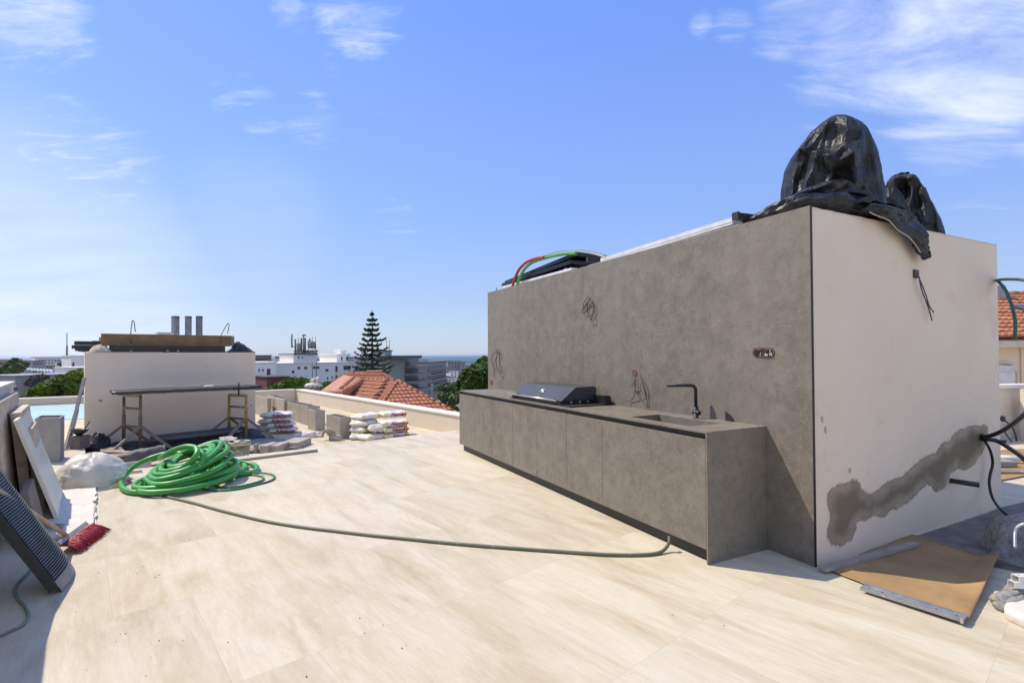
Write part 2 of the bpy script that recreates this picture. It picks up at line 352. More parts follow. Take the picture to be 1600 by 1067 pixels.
# ================================================================== SKY
def build_world():
    nt = w.node_tree; bg = nt.nodes['Background']
    sky = nd(nt, 'ShaderNodeTexSky'); sky.sky_type = 'NISHITA'; sky.sun_disc = False
    sky.sun_elevation = el; sky.sun_rotation = az; sky.air_density = 1.; sky.dust_density = .35; sky.ozone_density = 2.2; sky.altitude = 60
    tc = nd(nt, 'ShaderNodeTexCoord'); d = tc.outputs['Generated']
    sx = nd(nt, 'ShaderNodeSeparateXYZ'); nt.links.new(d, sx.inputs[0])
    zz = math_(nt, 'ADD', math_(nt, 'MAXIMUM', sx.outputs[2], 0.), .18)
    def plane(rot, sxx, syy):
        cb = nd(nt, 'ShaderNodeCombineXYZ'); nt.links.new(math_(nt, 'DIVIDE', sx.outputs[0], zz), cb.inputs[0]); nt.links.new(math_(nt, 'DIVIDE', sx.outputs[1], zz), cb.inputs[1])
        mp = nd(nt, 'ShaderNodeMapping'); mp.inputs['Rotation'].default_value = (0, 0, R(rot)); mp.inputs['Scale'].default_value = (sxx, syy, 1)
        nt.links.new(cb.outputs[0], mp.inputs[0]); return mp.outputs[0]
    def blob(u, v, r0, r1, st):
        dd = ray(u, v).normalized(); n = nd(nt, 'ShaderNodeVectorMath', operation='DOT_PRODUCT')
        nt.links.new(d, n.inputs[0]); n.inputs[1].default_value = dd
        mr = nd(nt, 'ShaderNodeMapRange', interpolation_type='SMOOTHSTEP'); nt.links.new(n.outputs['Value'], mr.inputs[0])
        mr.inputs[1].default_value = math.cos(R(r1)); mr.inputs[2].default_value = math.cos(R(r0)); mr.inputs[3].default_value = 0; mr.inputs[4].default_value = st
        return mr.outputs[0]
    def union(L):
        o = L[0]
        for x in L[1:]: o = math_(nt, 'MAXIMUM', o, x)
        return o
    # big cirrus bank to the right: streaks
    nA = nd(nt, 'ShaderNodeTexNoise', Scale=2.3, Detail=10, Roughness=.64, Distortion=.5); nt.links.new(plane(28, .8, 2.6), nA.inputs[0])
    big = union([blob(1560, 60, 3, 13, 1.), blob(1420, 100, 1, 8, .85), blob(1330, 60, 0, 6, .8), blob(1600, 150, 1, 9, .8), blob(1290, 85, 0, 5, .7), blob(1380, 150, 0, 4, .75), blob(1190, 180, 0, 3.4, .55), blob(1140, 215, 0, 5, .45), blob(1250, 30, 0, 7, .7), blob(1520, 180, 0, 8, .85), blob(1330, 120, 0, 8, .8), blob(1560, 270, 0, 8, .5), blob(1700, 280, 1, 8, .6), blob(1480, 20, 2, 9, .8)])
    A = math_(nt, 'ADD', math_(nt, 'MULTIPLY', nA.outputs[0], 1.5), math_(nt, 'SUBTRACT', big, 1.30))
    cA = nd(nt, 'ShaderNodeMapRange', interpolation_type='SMOOTHSTEP'); nt.links.new(A, cA.inputs[0]); cA.inputs[1].default_value = 0; cA.inputs[2].default_value = .8; cA.inputs[4].default_value = .72
    # small puffs and wisps to the left
    nB = nd(nt, 'ShaderNodeTexNoise', Scale=4.4, Detail=10, Roughness=.7, Distortion=.5); nt.links.new(plane(-8, .8, 2.6), nB.inputs[0])
    sm = union([blob(120, 262, 0, 8.6, 0.87), blob(60, 300, 0, 7.2, 0.65), blob(140, 300, 0, 7.2, 0.74), blob(20, 12, 0, 7.2, 0.92), blob(0, 85, 0, 3.2, 0.74), blob(455, 20, 0, 3.2, 0.78), blob(560, 12, 0, 7.5, 0.87), blob(350, 148, 0, 3.2, 0.66), blob(405, 182, 0, 4.3, 0.69), blob(490, 192, 0, 4.9, 0.72), blob(385, 105, 0, 2.3, 0.72), blob(515, 100, 0, 2.3, 0.66), blob(1145, 42, 0, 3.4, 0.69), blob(1096, 40, 0, 2.0, 0.74), blob(225, 224, 0, 3.7, 0.55), blob(590, 185, 0, 2.9, 0.55), blob(620, 340, 0, 4.6, 0.65), blob(555, 72, 0, 1.6, 0.65)])
    Bv = math_(nt, 'ADD', math_(nt, 'MULTIPLY', nB.outputs[0], 1.7), math_(nt, 'SUBTRACT', sm, 1.44))
    cB = nd(nt, 'ShaderNodeMapRange', interpolation_type='SMOOTHSTEP'); nt.links.new(Bv, cB.inputs[0]); cB.inputs[1].default_value = 0; cB.inputs[2].default_value = .8; cB.inputs[4].default_value = .6
    # thin veil low in the middle and a pale bank low at the left
    nC = nd(nt, 'ShaderNodeTexNoise', Scale=1.6, Detail=6, Roughness=.55); nt.links.new(plane(5, .8, 2.), nC.inputs[0])
    ve = union([blob(400, 355, 0, 9, .35), blob(60, 490, 0, 16, 1.2), blob(-60, 520, 2, 22, 1.3)])
    C_ = math_(nt, 'MULTIPLY', math_(nt, 'ADD', nC.outputs[0], .1), math_(nt, 'MULTIPLY', ve, .42))
    # unseen cloud added behind the camera to brighten and whiten the shadow fill
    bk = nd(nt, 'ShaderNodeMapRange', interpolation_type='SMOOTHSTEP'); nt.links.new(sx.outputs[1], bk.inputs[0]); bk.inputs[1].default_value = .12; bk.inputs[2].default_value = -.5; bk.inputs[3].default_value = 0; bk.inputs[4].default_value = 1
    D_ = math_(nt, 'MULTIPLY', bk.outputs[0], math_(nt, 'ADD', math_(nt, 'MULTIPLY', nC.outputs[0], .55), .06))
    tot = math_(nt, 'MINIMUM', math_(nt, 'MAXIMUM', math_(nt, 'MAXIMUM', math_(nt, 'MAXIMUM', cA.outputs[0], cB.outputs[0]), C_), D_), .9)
    # tint the clear air, then lay the cloud over it
    grad = ramp(nt, sx.outputs[2], [(0., (.70, .80, 1.16)), (.10, (.88, .94, 1.22)), (.30, (1.16, 1.27, 1.72)), (.60, (1.38, 1.58, 2.25))])
    tint = mixc(nt, 1., sky.outputs[0], grad, 'MULTIPLY')
    even = ramp(nt, sx.outputs[2], [(0., (5.1, 6.0, 7.1)), (.10, (3.9, 5.1, 7.5)), (.25, (2.75, 4.2, 7.9)), (.55, (1.6, 3.0, 7.9))])
    tint = mixc(nt, .62, tint, even)
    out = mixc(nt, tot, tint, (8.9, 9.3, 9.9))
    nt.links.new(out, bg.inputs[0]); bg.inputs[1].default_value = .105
build_world()

# ================================================================== GROUND
LOW = -.20                                    # level of the lower terrace
E0, E1 = G(488, 699), G(717, 672)
ed = (E1 - E0).normalized()
eo = E0 - R1 * 0                              # edge of the upper deck
# block corner on the lower terrace
BL = G(131.5, 705, LOW)
eb = BL.dot(R2)                               # across coordinate of its left face
ea = E0.dot(R1)                               # along coordinate of the deck edge
def deck():
    # outline of the roof: bounded by the parapets
    A = G(462, 608, .22); Bq = G(715, 648, .22); d = (Bq - A).normalized(); end = Bq + d * 7
    C0 = G(-60, 626, .22); C1 = G(150, 618, .22); e = (C1 - C0).normalized()
    out = Vector((d.y, -d.x, 0)); out = out if out.y > 0 else -out
    side = Q(BL.dot(R1) + 9, eb - .05)
    def cross(p, dp, q, dq):                   # crossing of two lines in plan
        den = dp.x * dq.y - dp.y * dq.x; t = ((q.x - p.x) * dq.y - (q.y - p.y) * dq.x) / den; return p + dp * t
    m = MB(); dr = Q(ea, 0) - Q(ea, -1)
    x1 = cross(Q(ea, 0), R2, A, d)             # deck edge meets the parapet
    poly = [Q(-12, -9), Q(-12, 20), Q(ea, 20) if False else Q(2, 20), x1 + R1 * -3.2 + d * 0, x1 - R1 * 1.2, x1 - R2 * .02, Q(ea, eb - .05)]
    t1 = cross(Q(0, eb + .006), R1, C0, e); t2 = C0 - e * 12
    poly = [Q(-12, -9), Q(-12, 20), Q(x1.dot(R1) - 6.5, 20), x1 + d * 2.5 + out * .1, x1 + out * .1, Q(ea, eb + .006), t1, t2]
    m.prism([(p.x, p.y) for p in poly], -.19, 0.)
    tag(m.build('deck_floor', FLOOR), kind='structure')
    m = MB(); f = (A - G(400, 611, .22)).normalized(); q = A - f * 7
    m.prism([(p.x, p.y) for p in (Q(ea - .3, eb - .4), x1 - R1 * .3 + out * .1, A + out * .1, q, Q(BL.dot(R1) + 3, eb - .4))], -.5, LOW)
    tag(m.build('lower_terrace', FLOOR), kind='structure')
    m = MB(); m.prism([(p.x, p.y) for p in (Q(-13, -10), Q(-13, 21), Q(2, 21), x1 + d * 3, A, q, t1, t2)], -11, -.52); tag(m.build('own_house', CREAM), 'rendered house under the roof deck, its walls below the terrace', 'house')
deck()
# ground under the town, falling to the coast, then the sea
def terrain():
    m = MB(); P = []
    rows = [(-60, -12), (30, -12), (120, -15), (300, -22), (700, -33), (1500, -41), (2300, -46)]
    for y, z in rows: P.append([Vector((x * (1 + max(0, y) / 700), y, z + (fb((x, y, 0), .01) * 1.5 if y > 60 else 0))) for x in np.linspace(-900, 900, 40)])
    m.grid(P); o = m.build('ground', mat('town_ground', (.20, .19, .16), .95, c2=(.07, .09, .04), scale=.02, det=8)); tag(o, kind='structure')
    m = MB(); m.grid([[Vector((x, y, -42)) for x in (-60000, -9000, 0, 9000, 60000)] for y in (600, 3000, 20000, 70000)], False)
    s = mat('sea_water', (.020, .085, .115), .6, c2=(.028, .105, .135), scale=.004, det=6, bump=.5, bscale=.15, spec=.12); tag(m.build('sea', s), kind='structure')
terrain()

# ================================================================== SERVICE BLOCK (the big box)
def service_block():
    L1, L2, HT = 5.327, 2.763, 2.423
    t = empty('service_block', K(L1 / 2, L2 / 2, 0), 'large box shaped roof block with grey stone front and beige plaster side', 'building')
    m = MB(); m.kbox((.012, L1), (.012, L2), (0, HT - .012)); o = m.build('plaster_wall', PLASTER, t)
    # cladding: two rows of panels with open hairline joints
    zj = 1.632; aj = [0.004, 2.667, L1]
    m = MB()
    for i in range(2):
        for z0, z1 in ((0.002, zj - .0004), (zj + .0004, HT)):
            m.kbox((aj[i] + .0012, aj[i + 1] - .0012), (0, .0125), (z0, z1))
    m.build('stone_cladding', STONE, t)
    m = MB(); m.kbox((-.004, .004), (-.003, .011), (0, HT + .002)); m.build('corner_trim', GAP, t)
    # rough top edge of the plaster
    m = MB(); P = []
    for i in range(60):
        b = .02 + (L2 - .03) * i / 59; r = .004 + .007 * abs(fb((b * 6, 0, 0))); P.append([K(.010, b, HT - .014), K(.009, b, HT - .012 + r), K(.25, b, HT - .010 + r * .8), K(.25, b, HT - .014)])
    m.grid(P); m.build('rough_edge', PLASTER, t)
    # cement patch on the plaster side, outline traced in metres
    px = [(1297, 770), (1302, 762), (1316, 756), (1330, 750), (1342, 752), (1349, 765), (1360, 774), (1372, 769), (1380, 760), (1392, 752), (1402, 748), (1412, 744), (1425, 735), (1434, 724), (1450, 714), (1462, 706), (1470, 699), (1482, 690), (1492, 680), (1497, 672), (1512, 670), (1516, 665), (1528, 667), (1540, 663), (1546, 666), (1546, 690), (1540, 700), (1534, 712), (1522, 728), (1510, 736), (1498, 731), (1488, 742), (1478, 762), (1466, 769), (1458, 762), (1452, 756), (1442, 763), (1430, 778), (1420, 786), (1408, 792), (1396, 797), (1384, 806), (1366, 809), (1352, 810), (1341, 818), (1338, 832), (1332, 846), (1316, 853), (1303, 852), (1297, 838), (1294, 824), (1299, 806), (1297, 790)]
    out = []
    for i, p in enumerate(px):
        q = px[(i + 1) % len(px)]; a, b = Bp(*p), Bp(*q)
        out.append(((a - CC).dot(D2), a.z))
    oa = np.array(out); ob = np.roll(oa, -1, 0)
    gu = np.arange(oa[:, 0].min() - .06, oa[:, 0].max() + .06, .012); gv = np.arange(oa[:, 1].min() - .06, oa[:, 1].max() + .06, .012)
    U, Vv = np.meshgrid(gu, gv, indexing='ij'); Pt = np.stack([U, Vv], -1)[:, :, None, :]
    wob = np.array([[(noise.noise(Vector((x * 9, y_ * 9, 1))), noise.noise(Vector((x * 9, y_ * 9, 7)))) for y_ in gv] for x in gu]) * .022 + np.array([[(noise.noise(Vector((x * 30, y_ * 30, 1))), noise.noise(Vector((x * 30, y_ * 30, 7)))) for y_ in gv] for x in gu]) * .010
    Pt = Pt + wob[:, :, None, :]
    ab = ob - oa; tt = np.clip(((Pt - oa) * ab).sum(-1) / (ab ** 2).sum(-1), 0, 1); dist = np.sqrt(((Pt - oa - ab * tt[..., None]) ** 2).sum(-1)).min(-1)
    X_, Y_ = Pt[..., 0], Pt[..., 1]; cr = ((oa[:, 1] > Y_) != (ob[:, 1] > Y_)) & (X_ < (ob[:, 0] - oa[:, 0]) * (Y_ - oa[:, 1]) / (ob[:, 1] - oa[:, 1] + 1e-12) + oa[:, 0])
    sd = np.where(cr.sum(-1) % 2 == 1, dist, -dist)
    m = MB(); idx = {}; vals = []
    keep = sd > -.035
    for i in range(len(gu) - 1):
        for j in range(len(gv) - 1):
            if keep[i:i + 2, j:j + 2].all():
                f = []
                for (k, l) in ((i, j), (i, j + 1), (i + 1, j + 1), (i + 1, j)):
                    if (k, l) not in idx: idx[(k, l)] = len(m.v); m.v.append(K(.0102, gu[k], gv[l]) - D1 * max(0, min(.0015, sd[k, l] * .08)) + D1 * 0); vals.append(float(sd[k, l]))
                    f.append(idx[(k, l)])
                m.f.append(tuple(f)); m.sm.append(True)
    o = m.build('cement_patch', CEMENT, t); at = o.data.attributes.new('inset', 'FLOAT', 'POINT'); at.data.foreach_set('value', vals)
    nt = CEMENT.node_tree; bs = nt.nodes['Principled BSDF']; an = nd(nt, 'ShaderNodeAttribute'); an.attribute_name = 'inset'
    tc = nd(nt, 'ShaderNodeTexCoord'); n1 = nd(nt, 'ShaderNodeTexNoise', Scale=24., Detail=5, Roughness=.7); nt.links.new(tc.outputs['Object'], n1.inputs[0])
    e = math_(nt, 'ADD', an.outputs['Fac'], math_(nt, 'MULTIPLY', math_(nt, 'SUBTRACT', n1.outputs[0], .5), .055))
    mr = nd(nt, 'ShaderNodeMapRange'); nt.links.new(e, mr.inputs[0]); mr.inputs[1].default_value = -.012; mr.inputs[2].default_value = .016; nt.links.new(mr.outputs[0], bs.inputs['Alpha'])
    src = bs.inputs['Base Color'].links[0].from_socket
    md = nd(nt, 'ShaderNodeMapRange'); nt.links.new(e, md.inputs[0]); md.inputs[1].default_value = .03; md.inputs[2].default_value = .10; md.inputs[4].default_value = .75
    nt.links.new(mixc(nt, md.outputs[0], src, (.14, .108, .07)), bs.inputs['Base Color'])
    # small flecks of old filler
    rr = random.Random(4); FILL = mat('filler', (.58, .47, .36), .9)
    for (u, v) in ((1287, 655), (1292, 672), (1330, 735)):
        p = Bp(u, v); k = 9; m = MB(); m.sheet([p + D2 * math.cos(i * 2 * math.pi / k) * .009 * rr.uniform(.5, 1.4) + UP * math.sin(i * 2 * math.pi / k) * .02 * rr.uniform(.5, 1.4) + D1 * .009 for i in range(k)], -D1, .0045); m.build('filler_fleck', FILL, t)
    # openings in the stone with boxes behind (built as shallow cups)
    def slot(u, v, ra, rz, name='socket_box', wires=True):
        p = Wp(u, v); n = 28; ring = []
        for i in range(n):
            an = 2 * math.pi * i / n; c, s = math.cos(an), math.sin(an)
            ring.append(D1 * (max(ra - rz, 0) * (1 if c > 0 else -1) + rz * c) + UP * rz * s)
        m = MB(); m.sheet([p + x - D2 * .0015 for x in ring], -D2, .002); o = m.build(name, ORANGE, t)
        m = MB(); m.tube([p + x * 1.0 - D2 * .003 for x in ring], .0022, 5, closed=True); m.build('rim', GAP, o)
        return p
    p = slot(1193, 551, .088, .034)
    p = slot(1193, 551, .001, .0285, 'socket_hole')
    m = MB(); rr = random.Random(8); c0 = Wp(1193, 551)
    for s in (-.05, .05):
        m = MB(); m.lathe(c0 + D1 * s - D2 * .0045, [(.027, 0), (.027, .001), (.022, .001)], 18, -D2); m.build('dark_hole', GAP, t)
    ww = mat('white_wire', (.6, .58, .55), .5)
    for i in range(7):
        a = rr.uniform(-.07, .07); b = a + rr.uniform(-.03, .03); m = MB(); m.tube(crom([c0 + D1 * a + UP * rr.uniform(-.015, .02) - D2 * .006, c0 + D1 * (a + b) / 2 - UP * .02 - D2 * .014, c0 + D1 * b - UP * rr.uniform(.0, .03) - D2 * .007], 4), .0022, 5); m.build('loose_wire', ww, t)
    slot(992, 583, .034, .03); slot(768, 598, .045, .036)
    # pale dusty smears on the stone are dirt of their own shape
    return t
service_block()

# cable loops coming out of the stone wall
def loop(name, pts, r, m_, label, off=.03, extra=()):
    t = MB()
    for pp in (pts,) + tuple(extra):
        n = len(pp); t.tube(crom([Wp(u, v, .006 + off * (0.25 if i in (0,) else .6 + .4 * math.sin(i * 1.7))) for i, (u, v) in enumerate(pp)], 7), r, 7)
    return tag(t.build(name, m_), label, 'cable', 'cables hanging from the service block')
loop('cable_loop', [(919, 463), (921, 468), (914, 478), (910, 488), (914, 487), (922, 478), (925, 470), (927, 480), (925, 497), (921, 500), (918, 490), (918, 472)], .0038, CABLE, 'knotted grey cable loop high on the stone wall above the barbecue', extra=([(919, 464), (913, 472), (911, 482), (915, 480), (919, 470)], [(921, 466), (926, 474), (927, 488), (923, 499)]))
loop('cable_loop', [(773, 548), (779, 547), (781, 556), (780, 566), (783, 578), (781, 584), (776, 578)], .005, CABLE, 'grey cable loop at the far left end of the stone wall', extra=([(776, 549), (769, 556), (768, 566), (772, 576), (771, 588)], [(778, 550), (775, 566), (779, 580)]))
loop('cable_loop', [(998, 584), (1003, 596), (1008, 610), (1010, 618), (1007, 624), (1002, 624), (997, 618), (993, 611), (992, 600), (994, 590)], .0036, CABLE, 'thin grey cable hanging from the round hole behind the worktop', extra=([(999, 586), (1005, 602), (1009, 618), (1012, 632), (1010, 638)], [(993, 598), (992, 612), (990, 621), (984, 626), (978, 626)], [(993, 592), (989, 600), (987, 605)]))

# ================================================================== OUTDOOR KITCHEN
def kitchen():
    a0, a1, D, HC = .3505, 5.03, .6076, .8955
    t = empty('outdoor_kitchen', K((a0 + a1) / 2, -.3, 0), 'long low grey stone kitchen counter against the clad wall', 'kitchen counter')
    # sink cut-out in the worktop
    s0, s1, sb0, sb1 = .605, 1.27, -.49, -.175
    zt0, zt1 = HC - .012, HC
    m = MB(); X = [a0 + .0125, s0, s1, a1]; Yb = [-D, sb0, sb1, -.0015]
    V = [K(x, y, z) for z in (zt0, zt1) for y in Yb for x in X]
    idx = lambda i, j, k: k * 16 + j * 4 + i
    F = []
    for i in range(3):
        for j in range(3):
            if i == 1 and j == 1: continue
            F.append((idx(i, j, 1), idx(i, j + 1, 1), idx(i + 1, j + 1, 1), idx(i + 1, j, 1))); F.append((idx(i, j, 0), idx(i + 1, j, 0), idx(i + 1, j + 1, 0), idx(i, j + 1, 0)))
    def wall(i0, j0, i1, j1): F.append((idx(i0, j0, 0), idx(i0, j0, 1), idx(i1, j1, 1), idx(i1, j1, 0)))
    for i in range(3): wall(i, 0, i + 1, 0); wall(i + 1, 3, i, 3)
    for j in range(3): wall(0, j + 1, 0, j); wall(3, j, 3, j + 1)
    wall(1, 1, 1, 2); wall(1, 2, 2, 2); wall(2, 2, 2, 1); wall(2, 1, 1, 1)
    m.add(V, F); m.build('worktop', STONE, t)
    m = MB(); m.kbox((a0, a0 + .012), (-D, -.0015), (0, HC)); m.build('end_panel', STONE, t)
    m = MB(); m.kbox((a1 - .012, a1 - .0005), (-D + .004, -.0015), (.0985, zt0)); m.build('end_panel', STONE, t)
    # basin
    m = MB(); zb = HC - .19; th = .006
    m.kbox((s0 - th, s1 + th), (sb0 - th, sb0), (zb, zt0)); m.kbox((s0 - th, s1 + th), (sb1, sb1 + th), (zb, zt0))
    m.kbox((s0 - th, s0), (sb0, sb1), (zb, zt0)); m.kbox((s1, s1 + th), (sb0, sb1), (zb, zt0)); m.kbox((s0, s1), (sb0, sb1), (zb, zb + th))
    s = m.build('sink', STONE, t)
    m = MB(); m.lathe(K(.93, -.33, zb + th), [(.045, 0), (.045, .004), (.03, .004), (.028, .001), (.0, .001)], 24); m.build('drain', CHROME, s)
    # carcass, grip channel, plinth
    m = MB(); m.kbox((a0 + .013, s0 - .02), (-D + .021, -.002), (.0995, .842)); m.kbox((s1 + .02, a1 - .013), (-D + .021, -.002), (.0995, .842))
    m.kbox((s0 - .02, s1 + .02), (-D + .021, -.002), (.0995, .60)); m.build('carcass', MATTEB, t)
    m = MB(); m.kbox((a0 + .0125, a1 - .0125), (-D + .028, -D + .034), (.80, zt0 - .001)); m.kbox((a1 - .011, a1 - .001), (-D + .002, -D + .03), (.845, zt0 - .002)); m.build('grip_channel', GAP, t)
    m = MB(); m.kbox((a0 + .0125, a1 - .02), (-D + .06, -.01), (.0, .0985)); m.build('plinth', PLINTH, t)
    seams = [a0 + .0135, 1.517, 2.095, 2.6817, 3.2695, 3.855, 4.431, a1 - .001]
    for i in range(7):
        m = MB(); m.kbox((seams[i] + .0016, seams[i + 1] - .0016), (-D + .001, -D + .020), (.0992, .843)); m.build('cabinet_door', STONE, t, bevel=.0008)
kitchen()

def faucet():
    p = K(.938, -.083, .8955); r = .0135
    t = empty('kitchen_faucet', p, 'tall matt black swivel faucet behind the sink', 'faucet')
    sp = (K(1.034, -.272, 0) - K(.938, -.083, 0)).normalized()
    m = MB(); m.lathe(p, [(.024, 0), (.024, .006), (.019, .008), (.019, .075), (.0145, .078), (.0145, .09)], 24); m.build('base', MATTEB, t)
    m = MB(); z = .27; c = [p + UP * .08, p + UP * (z - .05)] + [p + UP * (z - .04 + .04 * math.sin(a)) + sp * (.04 - .04 * math.cos(a)) for a in np.linspace(0, math.pi / 2, 8)] + [p + UP * z + sp * .235]
    m.tube(c, r, 16); m.build('spout', MATTEB, t)
    m = MB(); e = p + UP * (z - .003) + sp * .222; m.lathe(e - UP * .021, [(.008, 0), (.009, .012)], 14); m.build('aerator', CHROME, t)
    side = -D1
    m = MB(); m.lathe(p + UP * .045 - side * .026, [(.0185, 0), (.0195, .004), (.0195, .062), (.017, .066)], 20, side); h = m.build('valve', MATTEB, t)
    m = MB(); m.tube([p + UP * .052 + side * .028, p + UP * .115 + side * .020], .0042, 8); m.build('lever', MATTEB, h)
faucet()

def grill():
    z = .8955
    t = empty('barbecue_grill', K(2.85, -.3, z), 'black built-in barbecue with closed lid and steel handle on the counter', 'barbecue')
    m = MB(); m.kbox((2.12, 3.44), (-.545, -.015), (z + .0005, z + .012)); m.build('base_plate', MATTEB, t, bevel=.003)
    m = MB(); m.kbox((2.32, 3.42), (-.52, -.05), (z + .012, z + .045)); m.build('firebox', BLACKM, t, bevel=.004)
    # lid: profile across the depth (b, z): sloping front, flat top, back drop
    prof = [(-.515, .047), (-.50, .060), (-.345, .176), (-.32, .186), (-.10, .188), (-.075, .178), (-.06, .14), (-.095, .047)]
    def cham(a, k=0): return [K(a, b, z + zz - k * max(0, zz - .12) * .0) for b, zz in prof]
    m = MB(); A, B_ = cham(2.33), cham(3.405)
    n = len(prof); m.add(A + B_, [tuple(range(n)), tuple(reversed(range(n, 2 * n)))] + [(i, i + n, (i + 1) % n + n, (i + 1) % n) for i in range(n)])
    # gently rounded crown
    lid = m.build('lid', mat('lid_enamel', (.045, .047, .050), .36, c2=(.06, .062, .066), scale=6, bump=.03), t, bevel=.004)
    m = MB(); nrm = Vector((0, 0, 0)); fdir = (K(0, -.345, .176) - K(0, -.50, .060)).normalized(); nrm = fdir.cross(D1).normalized()
    if nrm.z < 0: nrm = -nrm
    c = K(2.865, -.425, z + .1175)
    m.lathe(c, [(.034, .0), (.036, .004), (.030, .007), (.026, .004), (.0, .004)], 28, nrm); bd = m.build('badge', CHROME, lid)
    m = MB(); m.lathe(c + nrm * .0045, [(.0235, 0), (.0, .001)], 24, nrm); m.build('badge_disc', BLACKM, bd)
    m = MB(); m.lathe(c + nrm * .0055 + D1 * .008 + fdir * .006, [(.0075, 0), (.006, .003), (0, .003)], 14, nrm); m.lathe(c + nrm * .0055 - D1 * .008 - fdir * .006, [(.0075, 0), (.006, .003), (0, .003)], 14, nrm); m.build('emblem', CHROME, bd)
    m = MB(); hb = -.56; m.tube([K(2.36, hb, z + .052), K(3.50, hb, z + .052)], .0095, 12); h = m.build('handle', mat('warm_steel', (.72, .62, .50), .3, metal=.8), lid)
    for a in (2.47, 3.30):
        m = MB(); m.bar(K(a, hb + .01, z + .052), K(a, -.50, z + .060), .03, .016); m.build('handle_bracket', CHROME, h)
    for q in ((2.318, 2.44), (3.34, 3.43)):
        m = MB(); m.kbox(q, (-.53, -.50), (z + .012, z + .05)); m.build('corner_foot', BLACKM, t, bevel=.004)
    for i in range(4):
        b = -.40 + i * .105
        m = MB(); m.box(K(2.33, b, z + .030), -D1, D2, UP, (0, .022), (-.012, .012), (-.012, .014)); m.build('control_knob', CHROME, t, bevel=.003)
    m = MB(); pr = [(-.10, .012), (-.015, .012), (-.025, .085), (-.045, .10), (-.115, .10)]
    A = [K(2.135, b, z + q) for b, q in pr]; B_ = [K(2.335, b, z + q) for b, q in pr]; n = 5
    m.add(A + B_, [tuple(range(n)), tuple(reversed(range(n, 2 * n)))] + [(i, i + n, (i + 1) % n + n, (i + 1) % n) for i in range(n)]); m.build('side_box', MATTEB, t, bevel=.004)
grill()
# a small black bracket standing at the back of the worktop
m = MB(); q0 = K(.70, -.012, .8955); m.sheet([q0, q0 - D1 * .075, q0 - D1 * .045 + UP * .05, q0 + UP * .075], -D2, .006)
tag(m.build('angle_bracket', MATTEB), 'small black pointed bracket leaning on the stone wall right of the faucet', 'bracket')

